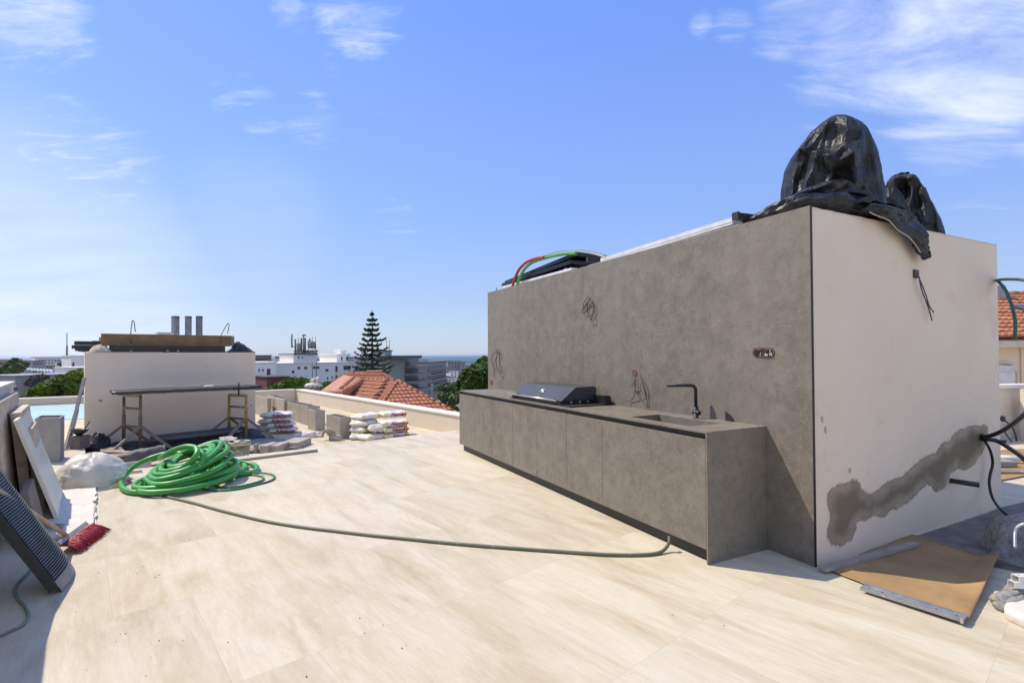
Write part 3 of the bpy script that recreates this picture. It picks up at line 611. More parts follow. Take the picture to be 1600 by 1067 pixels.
# ================================================================== ON THE ROOF OF THE BLOCK
def tarp():
    """a plastic sheet gathered round two lumps; draped with a small particle solver"""
    HT = 2.426
    m = MB()
    def lump(cen, sil, zb, depth, seed, pleat, creases=(), hollows=()):
        """surface whose cross-sections follow the lump's width at each height"""
        c = K(*cen, 0); bear = Vector((c.x, c.y, 0)).normalized(); X = Vector((bear.y, -bear.x, 0))
        pts = [PL(u, v, c, bear) for u, v in sil]
        Lf, Rt = [], []
        top = max(range(len(pts)), key=lambda i: pts[i].z)
        LL = [((p - c).dot(X), p.z) for p in pts[:top + 1]]; RR = [((p - c).dot(X), p.z) for p in pts[top:]]
        zt = pts[top].z; xt = (pts[top] - c).dot(X)
        def ext(S, z):
            S = sorted(S, key=lambda q: q[1])
            if z <= S[0][1]: return S[0][0]
            for (x0, z0), (x1, z1) in zip(S, S[1:]):
                if z0 <= z <= z1: return x0 + (x1 - x0) * (z - z0) / max(z1 - z0, 1e-6)
            return S[-1][0]
        def fl(u, v): p = PL(u, v, c, bear); return ((p - c).dot(X), p.z)
        cre = [([fl(*q) for q in pl_], hh, ww_) for pl_, hh, ww_ in creases]; hol = [(fl(u, v), r_, dp) for u, v, r_, dp in hollows]
        def relief(x, z):
            o = 0.
            for pl_, hh, ww_ in cre:
                dm = 9.
                for (x0, z0), (x1, z1) in zip(pl_, pl_[1:]):
                    dx, dz = x1 - x0, z1 - z0; t_ = max(0, min(1, ((x - x0) * dx + (z - z0) * dz) / (dx * dx + dz * dz + 1e-9))); dm = min(dm, math.hypot(x - x0 - dx * t_, z - z0 - dz * t_))
                o += hh * max(0, 1 - dm / ww_) ** 1.15
            for (x0, z0), r_, dp in hol: o -= dp * max(0, 1 - (math.hypot(x - x0, z - z0) / r_) ** 1.6)
            return o
        NH, NA = 120, 240; rows = []; rf = random.Random(int(seed * 10)); prad = [(k_, am_, rf.uniform(0, 2), rf.uniform(-.5, .5)) for k_, am_ in ((2, .085), (3, .075), (5, .06), (8, .034), (13, .014))]; folds = [(Vector((rf.uniform(-1, 1), rf.uniform(-1, 1), rf.uniform(-.9, .9))).normalized(), fr, am, rf.uniform(0, 2)) for fr, am in ((.8, .07), (1.3, .06), (2.1, .035), (3.6, .014))]
        for i in range(NH + 1):
            h = i / NH; h = 1 - (1 - h) ** 1.5; z = zb + (zt - zb) * h
            l, r = ext(LL, z), ext(RR, z); cx = (l + r) / 2; hw = max((r - l) / 2, .004); row = []
            for j in range(NA):
                an = 2 * math.pi * j / NA; ca_, sa_ = math.cos(an), math.sin(an)
                wv = .5 * noise.noise(Vector((h * 2.2, ca_ * .8, sa_ * .8 + seed)))
                q = Vector((ca_ * 1.15, sa_ * 1.15, h * 1.7 + seed)); wq = Vector((noise.noise(q * 1.3), noise.noise(q * 1.3 + Vector((9, 0, 0))), noise.noise(q * 1.3 + Vector((0, 9, 0)))))
                fld = sum(am * (abs(((q.dot(dv) * fr + .9 * wq.dot(dv) * fr * .55 + ph) % 2) - 1) * 2 - 1) for dv, fr, am, ph in folds) + sum(am * (abs(((k_ * an / math.pi + ph + dr * h + .45 * wq.x * h) % 2) - 1) * 2 - 1) * (.35 + .65 * min(1, 1.6 * (1 - h))) for k_, am, ph, dr in prad)
                rg = abs(noise.noise(q * .95)) * 1.5 + .42 * abs(noise.noise(q * 2.2 + Vector((3, 1, 2)))) + .07 * abs(noise.noise(q * 6.1))
                pl = abs(math.sin((an + wv + .9 * h * noise.noise(Vector((an, h, seed)))) * pleat / 2 + seed)) ** .8
                env = math.sin(min(1, h * 1.02) * math.pi) ** .5
                d = .97 + fld * (.22 + .35 * env) - (.16 * (1 - h) + .03) * pl * (.4 + abs(noise.noise(Vector((ca_ * 2, sa_ * 2, seed + 5)))) * 1.4)
                qv = q * 1.0 + wq * .35; v1 = noise.voronoi(qv * 1.25)[0]; v2 = noise.voronoi(qv * 2.9 + Vector((5, 5, 5)))[0]
                d += (.13 * min(.7, v1[1] - v1[0]) - .04) * env * .9 + (.05 * min(.6, v2[1] - v2[0]) - .012)
                d = min(d, 1.03)
                side = abs(ca_) ** 5; d = d * (1 - side * .55) + side * .55 * (1 - .04 * rg)
                # small crumples
                q3 = Vector((ca_ * hw * 9, sa_ * hw * 9, z * 9 + seed)); cr = .004 * abs(noise.noise(q3)) + .002 * abs(noise.noise(q3 * 2.7))
                xx = cx + (hw * d - cr) * ca_ ; rl_ = relief(xx + .02 * noise.noise(Vector((xx * 9, z * 9, seed))), z + .02 * noise.noise(Vector((xx * 9, z * 9, seed + 8)))) * max(0, -sa_) ** .5 * min(1, (1 - h) * 7)
                row.append(c + X * xx + bear * ((hw * d - cr) * sa_ * depth - rl_) + UP * (z + .006 * noise.noise(Vector((ca_ * 3, sa_ * 3, h * 8 + seed)))))
            rows.append(row)
        for i in range(1, NH):
            for j in range(NA): rows[i][j] = rows[i][j] + Vector((rf.uniform(-1, 1), rf.uniform(-1, 1), rf.uniform(-1, 1))) * .0015
        vs = [p for r_ in rows for p in r_]; fs = []
        for i in range(NH):
            for j in range(NA):
                a, b, c_, d_ = i * NA + j, i * NA + (j + 1) % NA, (i + 1) * NA + (j + 1) % NA, (i + 1) * NA + j
                fs += [(a, b, c_), (a, c_, d_)] if rf.random() < .5 else [(a, b, d_), (b, c_, d_)]
        m.add(vs, fs, True)
    lump((.40, .86), [(1213, 335), (1217, 300), (1224, 272), (1234, 252), (1250, 230), (1264, 213), (1280, 197), (1291, 188), (1301, 183), (1309, 180.5), (1320, 183), (1336, 187), (1350, 194), (1361, 206), (1370, 222), (1377, 240), (1381, 258), (1386, 276), (1390, 300), (1392, 345)], HT - .03, .95, 2.3, 6, creases=(
        ([(1309, 182), (1321, 200), (1321, 222), (1316, 246), (1330, 268)], .075, .075), ([(1252, 252), (1275, 257), (1292, 266), (1312, 273), (1331, 268)], .085, .07),
        ([(1252, 252), (1247, 275), (1238, 322)], .07, .06), ([(1266, 213), (1252, 252)], .04, .06), ([(1304, 185), (1282, 222), (1262, 247)], .05, .05), ([(1276, 258), (1270, 288), (1256, 318)], .06, .055),
        ([(1318, 186), (1342, 215), (1341, 250), (1352, 300)], .05, .06), ([(1352, 200), (1364, 240), (1366, 280), (1376, 325)], .045, .05), ([(1331, 268), (1338, 290), (1330, 320)], .06, .05), ([(1292, 266), (1300, 290), (1290, 322)], .05, .045), ([(1316, 246), (1300, 262)], .04, .04)),
        hollows=((1288, 238, .17, .10), (1330, 232, .07, .05), (1262, 285, .09, .06), (1312, 296, .09, .06), (1352, 268, .10, .05)))
    lump((.24, 1.42), [(1340, 352), (1352, 330), (1366, 308), (1378, 294), (1388, 288), (1398, 290), (1408, 300), (1420, 318), (1432, 340), (1440, 360)], HT - .03, .8, 4.4, 5)
    lump((.27, 1.84), [(1380, 345), (1382, 300), (1385, 286), (1392, 277), (1402, 273), (1414, 271.5), (1425, 269), (1433, 277), (1441, 288), (1450, 297), (1457, 312), (1464, 326), (1470, 338), (1477, 352), (1484, 372)], HT - .03, .9, 7.7, 5, creases=(
        ([(1400, 274), (1398, 300), (1390, 345)], .07, .05), ([(1427, 270), (1424, 300), (1416, 350)], .08, .05), ([(1427, 270), (1440, 300), (1446, 350)], .06, .05), ([(1384, 290), (1405, 285), (1427, 270)], .05, .04), ([(1448, 298), (1458, 325), (1466, 360)], .05, .045)),
        hollows=((1411, 305, .12, .10), (1434, 320, .07, .05), (1392, 318, .06, .04)))
    # gathered skirt lying along the roof edge: crumpled flattened roll
    def roll(path, rad, sd, n=15, amp=.5, flat=.75, k=7):
        pts = crom([K(*p) for p in path], k); rr = crom([Vector((r, 0, 0)) for r in rad], k); rows = []
        for i, p in enumerate(pts):
            t = (pts[min(i + 1, len(pts) - 1)] - pts[max(i - 1, 0)]).normalized(); x = t.cross(UP).normalized(); y = x.cross(t); row = []
            for j in range(n):
                an = 2 * math.pi * j / n; r = rr[i].x
                dd = 1 + amp * noise.noise(Vector((i * .16, math.cos(an) * 1.3, math.sin(an) * 1.3 + sd))) + amp * .45 * noise.noise(Vector((i * .45, math.cos(an) * 3, math.sin(an) * 3 + sd)))
                row.append(p + (x * math.cos(an) + y * math.sin(an) * flat) * r * dd)
            rows.append(row)
        c = sum(rows[0], Vector()) / n; rows.insert(0, [c] * n); c = sum(rows[-1], Vector()) / n; rows.append([c] * n)
        m.grid(rows, False, True)
    roll([(.70, .12, 2.45), (.50, .14, 2.475), (.30, .15, 2.50), (.16, .20, 2.51), (.10, .40, 2.51), (.10, .62, 2.53), (.10, .84, 2.52), (.08, 1.02, 2.48)], [.022, .042, .06, .075, .085, .09, .08, .06], 1., amp=.6)
    roll([(.52, .30, 2.50), (.36, .28, 2.56), (.22, .36, 2.60), (.15, .55, 2.64), (.13, .76, 2.62), (.14, .93, 2.57)], [.03, .055, .07, .08, .085, .06], 7., amp=.9)
    roll([(.12, .80, 2.47), (.08, 1.0, 2.47), (.08, 1.25, 2.46), (.10, 1.5, 2.46)], [.03, .06, .075, .05], 3., amp=.8, flat=.6)
    # the tail hanging down the plaster side
    hem = [Bp(u, v, .022) for u, v in ((1340, 330), (1356, 338), (1376, 346), (1392, 362), (1408, 372), (1420, 386), (1432, 405), (1437, 408))]
    topl = [Bp(u, v, .022) for u, v in ((1352, 318), (1380, 322), (1402, 328), (1420, 338), (1434, 352), (1441, 372), (1443, 392), (1448, 403))]
    rows = []; nI, nJ = 46, 11
    hc = crom(hem, 7); tl = crom(topl, 4); hc = crom(hem, 4); nI = len(hc)
    for i in range(nI):
        row = []
        for j in range(nJ + 1):
            t = j / nJ; p = hc[i].lerp(tl[i], t)
            out = .018 + .05 * abs(noise.noise(Vector((i * .14, t * 3.1, 4)))) + .05 * math.sin(math.pi * t) * (.5 + .5 * math.sin(i * .42)) + .022 * abs(noise.noise(Vector((i * .5, t * 8, 1))))
            row.append(p - D1 * out)
        rows.append(row)
    m.grid(rows, False)
    # it comes over the edge from the roof
    rows = []
    for i in range(0, nI):
        e = tl[i]; row = []
        for j in range(9):
            t = j / 8; a = (e - CC).dot(D1); b = (e - CC).dot(D2)
            if i < nI * .55:
                p = K(a * (1 - t) + .22 * t - .03 * (1 - t), b, max(e.z, 2.43) + .02 * math.sin(t * 3.14) + .03 * abs(noise.noise(Vector((i * .3, t * 3, 9))))); row.append(p)
        if row: rows.append(row)
    m.grid(rows)
    o = m.build('tarpaulin', TARP)
    tag(o, 'crumpled black tarpaulin draped over tall mound and bundle on top of the block', 'tarpaulin')
    # pale worn scraps and the white hem
    m2 = MB(); hp = crom([p - D1 * .05 + UP * -.003 for p in hc[2:-6]], 3); m2.tube(hp, .0035, 6); m2.build('white_hem', mat('hem_white', (.55, .5, .42), .8), o)
tarp()

def roof_items():
    z = 2.426
    # long framed panel, its pale edge towards the deck
    def panel(name, label, a, b, z0, z1, frame, glass, tilt=0., th=.05):
        t = empty('solar_collector', K((a[0] + a[1]) / 2, (b[0] + b[1]) / 2, z0), label, 'solar panel', 'solar panels on the block roof')
        dz = lambda x: z0 + (z1 - z0) * (x - a[0]) / (a[1] - a[0])
        ax = (K(a[1], 0, z1) - K(a[0], 0, z0)); L = ax.length; ax.normalize(); az = D2.cross(ax) * -1; az = az if az.z > 0 else -az
        o = K(a[0], b[0], z0); W_ = b[1] - b[0]; f = .035
        m = MB(); m.box(o, ax, D2, az, (0, L), (0, f), (0, th)); m.box(o, ax, D2, az, (0, L), (W_ - f, W_), (0, th)); m.box(o, ax, D2, az, (0, f), (f, W_ - f), (0, th)); m.box(o, ax, D2, az, (L - f, L), (f, W_ - f), (0, th))
        m.box(o, ax, D2, az, (0, L), (-.004, 0), (th * .35, th * .42)); m.build('frame', frame, t)
        m = MB(); m.box(o, ax, D2, az, (f, L - f), (f, W_ - f), (th * .55, th * .9)); m.build('glass', glass, t)
        return t
    blue = mat('blue_panel_back', (.30, .40, .55), .4); dark = mat('dark_panel_glass', (.012, .02, .026), .18, c2=(.02, .03, .036))
    panel('solar_panel', 'long solar panel with pale frame lying on the roof beside the tarpaulin', (.70, 2.45), (.09, 1.05), z + .042, z + .012, WALU, blue, th=.055)
    m = MB(); m.kbox((.62, 2.62), (.055, .085), (z - .002, z + .016)); tag(m.build('edge_batten', WALU), 'thin white strip on the roof edge under the long pale framed panel', 'strip')
    # dark stack at the far end
    panel('solar_panel', 'white framed solar panel at the bottom of the dark stack by the pipes', (3.05, 4.98), (.10, 1.1), z + .012, z + .02, WALU, dark, th=.045)
    panel('solar_panel', 'dark solar panel tilted on the middle of the stack by the pipes', (3.10, 5.05), (.12, 1.15), z + .115, z + .075, mat('dark_frame', (.03, .035, .04), .35, metal=.5), dark, th=.045)
    panel('solar_panel', 'uppermost dark solar panel under the arched pipes', (3.02, 4.98), (.14, 1.2), z + .20, z + .105, MATS['dark_frame'], dark, th=.045)
    m = MB()
    for a in (3.2, 4.7): m.kbox((a, a + .05), (.12, .17), (z + .055, z + .075))
    tag(m.build('spacer_block', ALU), 'small metal spacers between the stacked solar panels', 'spacers', kind='stuff')
    m = MB(); m.bar(K(.60, .02, z + .070), K(.52, 1.2, z + .085), .05, .05); m.bar(K(.60, .02, z + .073), K(.60, -.004, z + .073), .056, .056)
    tag(m.build('black_rail', MATTEB), 'black metal rail poking out beside the tarpaulin', 'rail')
    m = MB(); m.bar(K(2.72, .10, z + .10), K(2.60, 1.2, z + .10), .05, .05); tag(m.build('black_rail', MATTEB), 'short black rail end between the panel stack and the long pale frame', 'rail')
    m = MB(); m.bar(K(2.78, .10, z + .035), K(2.78, 1.2, z + .035), .05, .04); m.build('x', MATTEB) if False else None
    # pipes arching over the stack
    def arc(px, b, r, m_, label, name='flexible_pipe'):
        pts = [PL(u, v, CC + D2 * b, D2) for u, v in px]; t = MB(); t.tube(crom(pts, 10), r, 10); tag(t.build(name, m_), label, 'pipe', 'flexible pipes on the block roof')
    arc([(801, 447), (804, 436), (812, 420), (824, 409), (838, 404), (850, 402)], .03, .020, REDH, 'red flexible pipe bending over the far end of the roof')
    arc([(808, 446), (812, 434), (820, 420), (834, 409), (856, 402), (880, 397), (900, 396)], .05, .021, GREENH, 'green flexible pipe bending over the dark panel stack')
    arc([(803, 444), (808, 424), (820, 410), (833, 405), (850, 400), (870, 396), (900, 393), (930, 397), (948, 404)], .10, .012, mat('grey_pipe', (.35, .36, .33), .5), 'thin grey pipe arched highest over the panel stack')
    arc([(840, 403), (866, 396), (890, 393), (915, 393), (940, 399), (960, 404)], .16, .014, CONDUIT, 'black pipe arched over the panel stack')
    m = MB(); m.tube([K(5.20, .1, z - .02), K(5.215, .1, z + .07)], .008, 6); tag(m.build('pipe_stub', MATTEB), 'tiny dark upright pipe stub at the far roof corner', 'pipe')
roof_items()

# ------------------------------------------------------------------ things fixed on the plaster side
m = MB(); c = Bp(1432, 428, .0); m.box(c, D2, UP, -D1, (-.03, .03), (-.032, .032), (-.0085, .004)); so_ = m.build('socket_box', mat('box_grey', (.07, .06, .055), .7)); tag(so_, 'small square wall socket box with dangling wires below the tarpaulin tail', 'socket box')
m = MB()
for pts in ([(1434, 430), (1441, 446), (1447, 462), (1452, 478), (1459, 488)], [(1436, 432), (1440, 452), (1449, 476), (1454, 492), (1456, 501)]): m.tube(crom([Bp(u, v, .004 + .012 * (i % 2 + 1)) for i, (u, v) in enumerate(pts)], 6), .0045, 6)
m.build('hanging_wire', CABLE, so_)
def cond(name, pts, r, m_, label, n=12, cat='conduit'):
    t = MB(); t.tube(crom(pts, 10), r, n); return tag(t.build(name, m_), label, cat)
def bo(u, v, out): return Bp(u, v, out)
p0 = Bp(1534, 684, -.004)
cond('black_conduit', [p0 + UP * .02, Bp(1541, 682, .05), Bp(1560, 676, .14), Bp(1580, 664, .30), Bp(1600, 648, .50), Bp(1625, 625, .75)], .017, CONDUIT, 'thick black conduit rising to the right out of the cement patch')
cond('black_conduit', [p0 + D2 * .02, Bp(1545, 686, .04), Bp(1560, 690, .10), Bp(1580, 702, .25), Bp(1600, 717, .42), Bp(1625, 745, .6)], .017, CONDUIT, 'thick black conduit bending down to the right out of the cement patch')
gl = G(1592, 815, .03)
cond('black_cable', [p0, Bp(1541, 692, .03), Bp(1548, 706, .05), Bp(1551, 724, .05), Bp(1547, 742, .04), Bp(1546, 758, .05), Bp(1552, 780, .10), Bp(1568, 800, .22), gl], .0105, CONDUIT, 'thin black cable curling from the cement patch down to the blanket', cat='cable')
m = MB(); q = Bp(1533, 685, 0); m.tube([q + D1 * .005, q - D1 * .10 + D2 * .02], .014, 12); m.tube([q + D1 * .005 - UP * .01, q - D1 * .16 + D2 * .03 - UP * .005], .011, 10)
tag(m.build('conduit_stub', mat('dark_green_pipe', (.02, .035, .03), .5)), 'pair of short dark conduit stubs in the cement patch', 'conduit')
m = MB(); q = Bp(1487, 751, 0); e = q - D1 * .175 + D2 * .005 + UP * .005; m.tube([q + D1 * .005, e], .021, 16)
o = m.build('drain_pipe_stub', mat('dark_pipe', (.03, .033, .036), .45, c2=(.05, .05, .05))); tag(o, 'short dark drain pipe sticking out of the plaster below the cement patch', 'pipe')
m = MB(); m.lathe(e - D1 * .0006, [(.017, 0), (.0, 0.0002)], 16, -D1); m.build('pipe_bore', GAP, o)
g0 = Bp(1557, 438, -.002)
cond('green_pipe', [g0, Bp(1563, 437, .06), Bp(1580, 436.5, .2), Bp(1600, 438, .38), Bp(1630, 445, .6)], .0125, mat('dark_green_hose', (.015, .12, .065), .4), 'dark green pipe running right from the top of the plaster side', cat='pipe')
cond('green_pipe', [g0, Bp(1563, 443, .05), Bp(1572, 455, .14), Bp(1580, 475, .22), Bp(1586, 500, .28), Bp(1586, 530, .28)], .0125, MATS['dark_green_hose'], 'dark green pipe drooping down in front of the tiled roof at the right', cat='pipe')

# ================================================================== REAR BLOCK WITH THE TRESTLE TABLE
ZB = 1.502
def bq(a, b, z): return BL + R1 * a + R2 * b + Vector((0, 0, z - LOW))   # a back, b right along its front, z absolute
FN = -R1                                      # its front faces -R1
def Bf(u, v, off=0.): return PL(u, v, BL - R1 * off, R1)
bw = (Bf(399, 640) - BL).dot(R2)
def rear_block():
    t = empty('rear_block', bq(1.2, bw / 2, LOW), 'pale plastered roof block with the trestle table in front', 'building')
    m = MB(); m.box(BL, R1, R2, UP, (0, 2.5), (0, bw), (0, ZB - LOW)); m.build('wall', mat('rear_plaster', (.72, .61, .485), .9, c2=(.66, .555, .44), scale=1.2, bump=.1, bscale=70, spots=[((.5, .41, .34), 5., .69)]), t)  # one pale plaster tone on all faces of the block
    m = MB(); m.box(BL, R1, R2, UP, (-.02, 0.3), (0, bw), (0, .07)); m.build('bitumen_skirt', MATTEB, t)
    m = MB()
    for (u, v, r) in ((157, 626, .03), (392, 633, .022), (387, 637, .016)):
        c = Bf(u, v); m.sheet([c + R2 * math.cos(i) * r * (1 + .4 * math.sin(3 * i)) + UP * math.sin(i) * r * .7 - R1 * .0005 for i in np.linspace(0, 2 * math.pi, 9)[:-1]], -R1, .003)
    m.build('filler_spot', mat('filler_spot', (.3, .27, .25), .9), t)
rear_block()
def fb_at(u, v, a): return PL(u, v, BL + R1 * a, R1)
def rear_top():
    # shuttering boards on top
    p0, p1 = fb_at(158, 522, .25), fb_at(361, 525, .25); t = empty('timber_beam', fb_at(260, 540, .25), 'long stained timber beam lying on the rear block', 'beam')
    L = (p1 - p0).dot(R2); hh = (fb_at(158, 521, .25).z - fb_at(158, 540, .25).z); zb = fb_at(158, 540, .25).z
    o = Vector((p0.x, p0.y, zb))
    m = MB(); m.box(o, R1, R2, UP, (0, .10), (0, L), (0, hh)); m.build('board', PLY, t, bevel=.004)
    m = MB(); e = o + R2 * (L + .001); m.box(e, R1, R2, UP, (-.004, .11), (0, .06), (.015, hh - .005)); m.build('end_block', DWOOD, t)
    for u, side in ((204, 1), (345, -1)):
        m = MB(); q = fb_at(u, 540, .245); base = Vector((q.x, q.y, o.z + hh * .25)) - R1 * .006
        w_ = .07 if side > 0 else .12
        m.tube(crom([base, base + UP * (hh * .75) - R1 * .01, base + UP * (hh + .17) + R2 * (.02 if side > 0 else .11), base + UP * (hh + .19) + R2 * (.035 if side > 0 else .13), base + UP * (hh + .165) + R2 * (.05 if side > 0 else .15), base + UP * hh * .95 + R2 * w_ ], 5), .008, 6); m.build('lifting_wire', RUST, t)
    zt = ZB + .001
    m = MB(); q = fb_at(172, 545, .1); q1 = fb_at(352, 545, .1); m.box(Vector((q.x, q.y, zt)), R1, R2, UP, (0, .5), (0, (q1 - q).dot(R2)), (0, zb - ZB - .003))
    tag(m.build('bitumen_roll_stack', MATTEB), 'flat black sheet bundle squeezed under the timber beam', 'sheets')
    m = MB(); rr = random.Random(3)
    for u in (205, 262, 278):
        q = fb_at(u, 548, .05); m.lathe(Vector((q.x, q.y, zt + .022)), [(.022, 0), (.022, .06)], 10, R1 * -1)
    tag(m.build('pipe_ends', mat('dusty_pipe', (.2, .19, .17), .7)), 'small grey pipe ends poking out below the timber beam', 'pipes', kind='stuff')
    # canvas heap left, black foil right
    def heap(name, u0, u1, vt, a, m_, label, cat, seed, hscale=1., prof=None):
        p, q = fb_at(u0, 549, a), fb_at(u1, 549, a); L = (q - p).dot(R2); ht = fb_at((u0 + u1) / 2, vt, a).z - ZB; rows = []
        for i in range(26):
            s = i / 25; row = []
            hp = prof(s) if prof else math.sin(math.pi * s) ** .6
            for j in range(15):
                r = j / 14; x = Vector((p.x, p.y, zt)) + R2 * (L * s) + R1 * (-.15 + .45 * r)
                z = ht * hp * math.sin(math.pi * r) ** .5 * (1 + .35 * noise.noise(Vector((s * 7, r * 4, seed)))) ; row.append(x + UP * max(0, z))
            rows.append(row)
        m = MB(); m.grid(rows); tag(m.build(name, m_), label, cat)
    heap('canvas_heap', 138, 176, 539, .2, CANVAS, 'crumpled beige canvas at the left end of the rear block top', 'canvas', 1.)
    heap('foil_heap', 352, 398, 534, .25, TARP, 'black plastic foil heap at the right end of the rear block top', 'foil', 4., prof=lambda s: max(0, min(1, s * 2.6, (1 - s) * 1.9)) if s > .25 else s * 1.4)
    m = MB(); q = fb_at(196, 548.5, .03); m.box(Vector((q.x, q.y, zt)), R1, R2, UP, (0, .06), (-.4, .55), (0, .012)); tag(m.build('thin_batten', WOOD), 'thin pale batten on the front edge of the rear block', 'batten')
    # dark steel profiles sticking out to the left
    t = empty('profile_bundle', fb_at(140, 545, .6), 'bundle of black metal profiles jutting out left of the rear block', 'metal profiles')
    z0 = fb_at(140, 545, .6).z
    for i, (u0, u1, v, hh) in enumerate(((116, 165, 536, 4.5), (112, 165, 542, 4), (117, 160, 546, 3.5))):
        p, q = fb_at(u0, v, .5), fb_at(u1, v, .5); m = MB(); m.bar(p, Vector((q.x, q.y, p.z)), .12, hh * 12 / 791); m.build('profile', MATTEB, t)
    m = MB(); q = fb_at(128, 550, .5); m.box(q, R1, R2, UP, (-.02, .06), (0, .06), (-.0, .05)); m.bar(fb_at(122, 548.6, .5), fb_at(160, 548.6, .5), .08, .02); m.build('support', RUST, t)
    m = MB(); q = fb_at(157, 534, .9); m.box(q, R1, R2, UP, (0, .2), (-.12, .1), (-.1, .02)); m.box(q + R2 * .0, R1, R2, UP, (0.02, .1), (-.02, .03), (.02, .09)); tag(m.build('grey_fitting', GREYB), 'small grey fitting behind the left end of the timber beam', 'fitting')
    # three ribbed flues
    for (u0, u1, lab, mm) in ((267, 281, 'left of the three ribbed metal flues behind the timber beam', GALV), (288.5, 300, 'middle one of the three ribbed metal flues', GALV), (305.5, 317, 'right of the three metal flues, the darkest and smoothest', GREYB)):
        a_ = 1.4; p, q = fb_at(u0, 494, a_), fb_at(u1, 494, a_); c = (p + q) / 2; r = (q - p).length / 2 * .97; z1 = c.z; c = Vector((c.x, c.y, ZB))
        t = empty('ribbed_flue', c, lab, 'flue', 'metal flues on the rear block'); prof = [(r, 0)]
        n = 34
        for i in range(n):
            z = (z1 - ZB) * i / n; dz = (z1 - ZB) / n; prof += [(r * .93, z + dz * .2), (r, z + dz * .55), (r * .93, z + dz * .9)]
        prof += [(r * 1.02, z1 - ZB), (r * .9, z1 - ZB), (r * .88, z1 - ZB - .3)]
        m = MB(); m.lathe(c, prof, 26); m.build('flue_pipe', mat('flue_metal_%d' % u0, (.42, .42, .42) if mm is GALV else (.27, .27, .275), .45, c2=(.2, .2, .2), scale=14, metal=.5), t)
        m = MB(); m.tube([c + Vector((r * math.cos(a), r * math.sin(a), 0)) * 1.0 + UP * (z1 - ZB - .03) for a in np.linspace(0, 2 * math.pi, 22)[:-1]], .008, 5, closed=True); m.build('rim', GAP, t)
    m = MB(); p, q = fb_at(246, 519, .9), fb_at(272, 519, .9); m.box(Vector((p.x, p.y, ZB)), R1, R2, UP, (0, .5), (0, (q - p).dot(R2)), (0, p.z - ZB)); tag(m.build('metal_hood', ALU), 'flat pale metal hood at the foot of the flues', 'hood')
rear_top()

# trestle table ------------------------------------------------
def trestle(uc, label, ym, sx=1.):
    """steel trestle: two posts, cross rungs, spread feet and a head bar"""
    A = -.62                                    # in front of the block
    c = fb_at(uc, 690, A); base = Vector((c.x, c.y, LOW))
    t = empty('builder_trestle', base, label, 'trestle', 'steel trestles under the work board')
    X = R2; Yv = R1; ht = fb_at(uc, 616, A).z - LOW
    dx = .10
    m1, m2, m3 = MB(), MB(), MB()
    pf, pb = base - Yv * .22 + X * dx, base + Yv * .22 - X * dx
    for p, mm in ((pf, ym), (pb, ym)):
        m = MB(); m.tube([p + UP * .02, p + UP * (ht - .02)], .023, 10); m.tube([p + UP * .25, p + UP * .62], .029, 10); m.build('post', mm, t)
    m = MB(); m.bar(pf + UP * (ht - .02), pb + UP * (ht - .02), .05, .05); m.build('head_bar', WOOD, t)
    m = MB(); m.bar(pf + UP * (ht - .24), pb + UP * (ht - .24), .035, .035); m.build('rung', RUST, t)
    m = MB(); m.tube([pf + UP * .43, pb + UP * .43], .022, 8); m.build('rung', RUST, t)
    for p, sgn in ((pf, -1), (pb, 1)):
        for s2 in (-1, 1):
            m = MB(); m.bar(p + UP * .45, p + X * s2 * .46 + Yv * sgn * .22 + UP * .02, .05, .035); m.build('leg', DWOOD, t)
    return ht + LOW
h1 = trestle(206, 'rusty steel trestle with a blue stained post, left under the work board', RUST)
h2 = trestle(371, 'yellow painted steel trestle, right under the work board', YSTEEL)
def board():
    A = -.62; z = h1 + .006
    p, q = fb_at(173, 610, A), fb_at(402, 607, A); L = (q - p).dot(R2)
    o = Vector((p.x, p.y, z))
    t = empty('work_board', o + R2 * L / 2, 'long dusty work board laid across the two trestles', 'board')
    m = MB(); m.box(o, R1, R2, UP, (-.28, .30), (.08, L - .05), (0, .06)); m.build('plank', mat('dusty_plank', (.42, .38, .33), .9, c2=(.20, .18, .16), scale=9, bump=.4), t)
    m = MB(); P = []
    for i in range(40):
        s = L * i / 39; P.append([o + R2 * s + R1 * a + UP * (.062 + .016 * abs(noise.noise(Vector((s * 3, a * 6, 1)))) - (.04 if abs(a) > .32 else 0)) for a in (-.34, -.31, -.15, .1, .3, .33)])
    m.grid(P); m.build('foil_cover', MATTEB, t, solid=.004)
    m = MB(); q = fb_at(319, 606, A); m.box(Vector((q.x, q.y, z + .075)), R1, R2, UP, (-.15, .05), (0, .14), (0, .02)); tag(m.build('paper_slip', WHITES), 'small pale board offcut lying on the work board', 'offcut')
    m = MB(); q = fb_at(373, 607, A - .3); m.tube([Vector((q.x, q.y, z - .1)), Vector((q.x, q.y, z + .14))], .014, 6); m.tube([Vector((q.x, q.y, z + .02)) - R2 * .1, Vector((q.x, q.y, z + .02)) + R2 * .3], .01, 6); tag(m.build('bar_clamp', MATTEB), 'black bar clamp on the edge of the work board', 'clamp')
board()
